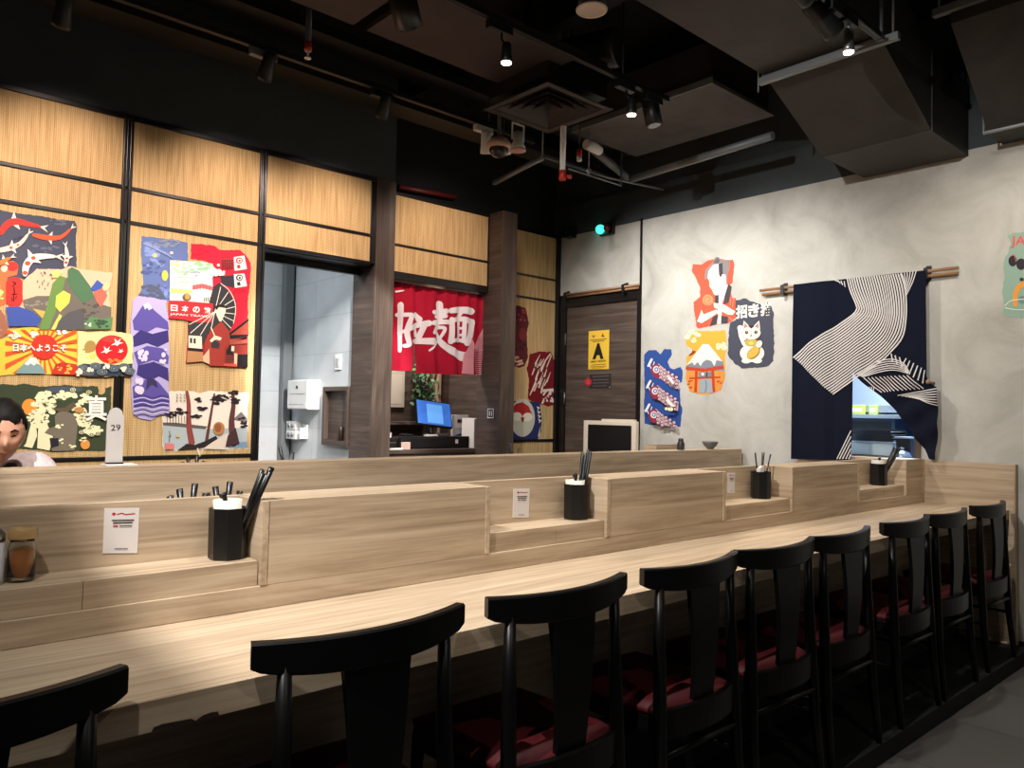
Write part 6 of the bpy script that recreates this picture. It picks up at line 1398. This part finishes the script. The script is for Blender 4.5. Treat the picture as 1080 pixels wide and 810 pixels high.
feature('mouth', [(-.2, -.43), (-.08, -.415), (0, -.425), (.08, -.415), (.2, -.43)], [.0012, .0026, .0022, .0026, .0012], mat('lips', (172, 106, 92), .5))
def hair(b):
    r = bmesh.ops.create_icosphere(b.bm, subdivisions=4, radius=1); rg = random.Random(2)
    for v in r['verts']:
        x, y, z = v.co; f = 1.075+.035*math.sin(x*23+z*9)*math.sin(y*19+2)+.02*math.sin(x*41+y*29+z*17)
        lim = .52+.07*math.sin(x*9+1)+.04*math.sin(x*31) if y < 0 else (-.45 if y > .35 else .30-(y)*2.1)
        if abs(x) > .72 and y < .3: lim = min(lim, .02 if y > -.35 else .30)
        if z < lim: f = .90
        v.co = head_shape(v.co)*f-HC_*(f-1)
        if z > lim: v.co += Vector((0, 0, .006))
    b._set(b.bm.faces, hairm, True)
part('hair', pr, hair, 'short black hair')
SH = ['pel', 'waist', 'chest', 'neck', 'shL', 'shR', 'elL', 'elR', 'wrL', 'wrR']
sj = {k: Vector(J[k]) for k in SH}; sj['wrL'] = sj['elL'].lerp(sj['wrL'], .8); sj['wrR'] = sj['elR'].lerp(sj['wrR'], .8); sj['neck'] = Vector((X0, 3.70, 1.07))
rr = dict(pel=(.165, .125), waist=(.155, .115), chest=(.165, .125), neck=.085, shL=.082, shR=.082, elL=.057, elR=.057, wrL=.042, wrR=.042)
ms = skin_mesh([sj[k] for k in SH], [(SH.index(a), SH.index(b)) for a, b in E_ if a in SH and b in SH], [rr[k] for k in SH])
def wrap(ms, name, m, lab):
    for v in ms.vertices: v.co -= off
    ms.materials.clear(); ms.materials.append(m); ms.name = name
    for p in ms.polygons: p.use_smooth = True
    o = bpy.data.objects.new(name, ms); COL.objects.link(o); o.parent = pr; o['label'] = lab
wrap(ms, 'shirt', shirtm, 'pale pink shirt')
part('collar', pr, lambda b: b.tube([(X0-.07, 3.66, 1.10), (X0-.045, 3.60, 1.10), (X0, 3.585, 1.075), (X0+.045, 3.60, 1.10), (X0+.07, 3.66, 1.10)], [.016, .018, .012, .018, .016], mat('collar_dark', (40, 34, 36), .8), 8), 'dark neckline')
LG = ['pel', 'hiL', 'hiR', 'knL', 'knR', 'anL', 'anR']
lr = dict(pel=(.15, .115), hiL=.095, hiR=.095, knL=.072, knR=.072, anL=.055, anR=.055)
wrap(skin_mesh([J[k] for k in LG], [(LG.index(a), LG.index(b)) for a, b in E_ if a in LG and b in LG], [lr[k] for k in LG]), 'trousers', trouser, 'dark trousers')
st = dup(ch0, (X0, 4.24, 0), PI, 'black chair carrying the person behind the tall partition'); st['group'] = 'chairs behind the partition'

# ------------------------------------------------------------------ lamps
def spotlight(name, loc, target, power, size, blend=.6, col=(1, .9, .78), r=.03):
    l = bpy.data.lights.new(name, 'SPOT'); l.energy = power; l.spot_size = math.radians(size); l.spot_blend = blend; l.color = col; l.shadow_soft_size = r
    o = bpy.data.objects.new(name, l); COL.objects.link(o); o.location = loc
    o.rotation_euler = (Vector(target)-Vector(loc)).to_track_quat('-Z', 'Y').to_euler(); return o
def area(name, loc, target, power, sx, sy, col):
    l = bpy.data.lights.new(name, 'AREA'); l.shape = 'RECTANGLE'; l.size = sx; l.size_y = sy; l.energy = power; l.color = col
    o = bpy.data.objects.new(name, l); COL.objects.link(o); o.location = loc
    o.rotation_euler = (Vector(target)-Vector(loc)).to_track_quat('-Z', 'Y').to_euler(); return o
WARM = (1, .785, .68); NEU = (1, .92, .82); COOL = (1, .975, .945)
# wall side track washes the tatami
for x, p in ((.15, 24), (.92, 27), (1.84, 27), (2.55, 27)):
    spotlight('wall_wash_light', (x, 3.98, 3.12), (x+.05, YT, 2.35), p*1.25, 84, 1, WARM)
spotlight('wall_wash_light', (3.45, 3.95, 3.12), (3.72, 5.0, 2.55), 30, 86, 1, WARM)
# middle track throws at the posters and through the doorway
for x, tx, p in ((.25, .35, 70), (1.05, 1.15, 74), (1.75, 1.85, 66)):
    spotlight('poster_light', (x, 2.86, 3.16), (tx, YT, 1.45), p, 52, .9, NEU)
spotlight('doorway_light', (2.15, 2.86, 3.16), (2.9, 5.6, 1.1), 290, 34, .4, COOL)
spotlight('middle_light', (.35, 2.25, 3.2), (.72, 3.25, 1.15), 80, 60, .8, NEU)  # extra spot off the track, added to brighten the partition and the person
spotlight('middle_light', (hp(534, 66, 2.84).x, 2.84, hp(534, 66, 2.84).z-.02), (2.5, 2.9, 1), 34, 90, .6, NEU)
spotlight('middle_light', (hp(666, 121, 2.84).x, 2.84, hp(666, 121, 2.84).z-.02), (3.5, 2.9, 1), 30, 80, .6, NEU)
# counter: one lamp thrown along it from the left, track lamps straight down, then added fill
a50 = math.radians(46)
lx, ly, lz = -.26, 1.25, 3.1
spotlight('counter_light', (lx, ly, lz), (lx+math.sin(a50), ly+.12, lz-math.cos(a50)), 170, 98, .2, COOL, .005)
t = thing('track_spotlight', (lx, ly, lz), 'unseen black spotlight above the near end of the counter with an added flap cutting its light', 'spotlight', 'track spotlights')
part('lamp_head', t, lambda b: b.tube([(lx-.01, ly, lz+.02), (lx-.12, ly-.01, lz+.11)], [.045, .03], black_metal, 16))
part('cutoff_flap', t, lambda b: b.box((lx-.10, ly-.16, lz-.152), (lx+.15*.3667, ly+.16, lz-.149), black_metal))  # unseen flap added to cut a straight shade edge across the counter
part('arm', t, lambda b: b.tube([(lx-.09, ly, lz-.149), (lx-.10, ly, lz+.02), (lx-.06, ly, lz+.08)], .006, black_metal, 8))
part('stem', t, lambda b: b.cyl((lx-.12, ly, lz+.11), (lx-.12, ly, ZC), .006, black_metal, 8))
for x in (1.4, 2.5, 3.7):
    spotlight('counter_light', (x, 1.575, 3.1), (x+.05, 1.66, .85), 40, 66, .7, COOL if x < 2 else NEU)
spotlight('counter_light', (-.3, .75, 3.1), (.35, 1.5, .8), 42, 62, .8, COOL)  # extra unseen spot added to lift the counter's left end and front edge
spotlight('aisle_fill', (1.2, -.6, 3.2), (2.2, 1.4, .8), 18, 90, .9, NEU)  # weak fill spot added from the aisle side for the counter's front edge
# concrete wall
spotlight('concrete_light', (3.75, 3.9, 3.12), (XR, 3.85, 1.6), 70, 100, .9, COOL)
spotlight('concrete_light', (3.85, 2.83, 3.10), (XR, 3.0, 1.65), 52, 100, .9, COOL)
spotlight('concrete_light', (3.95, 1.3, 3.10), (XR, 1.3, 1.6), 34, 100, .9, NEU)
# back room, kitchen
area('room_light', (1.9, 5.6, 2.87), (2.2, 5.7, 0), 7, .6, .3, (.86, .94, 1))
area('kitchen_light', (6.1, 2.3, 2.66), (6.1, 2.3, 0), 60, 1.0, .3, (.70, .85, 1))
area('cash_light', (3.7, 5.42, 2.86), (3.7, 5.5, 0), 17, .5, .2, (1, .92, .85))

w = bpy.data.worlds.new('world'); SC.world = w; w.use_nodes = True
w.node_tree.nodes['Background'].inputs[0].default_value = (1, .95, .9, 1); w.node_tree.nodes['Background'].inputs[1].default_value = .018
vs = SC.view_settings
SC.display_settings.display_device = 'sRGB'
vs.view_transform = 'Standard'; vs.look = 'None'; vs.gamma = 1; vs.use_curve_mapping = False; vs.exposure = 1.2
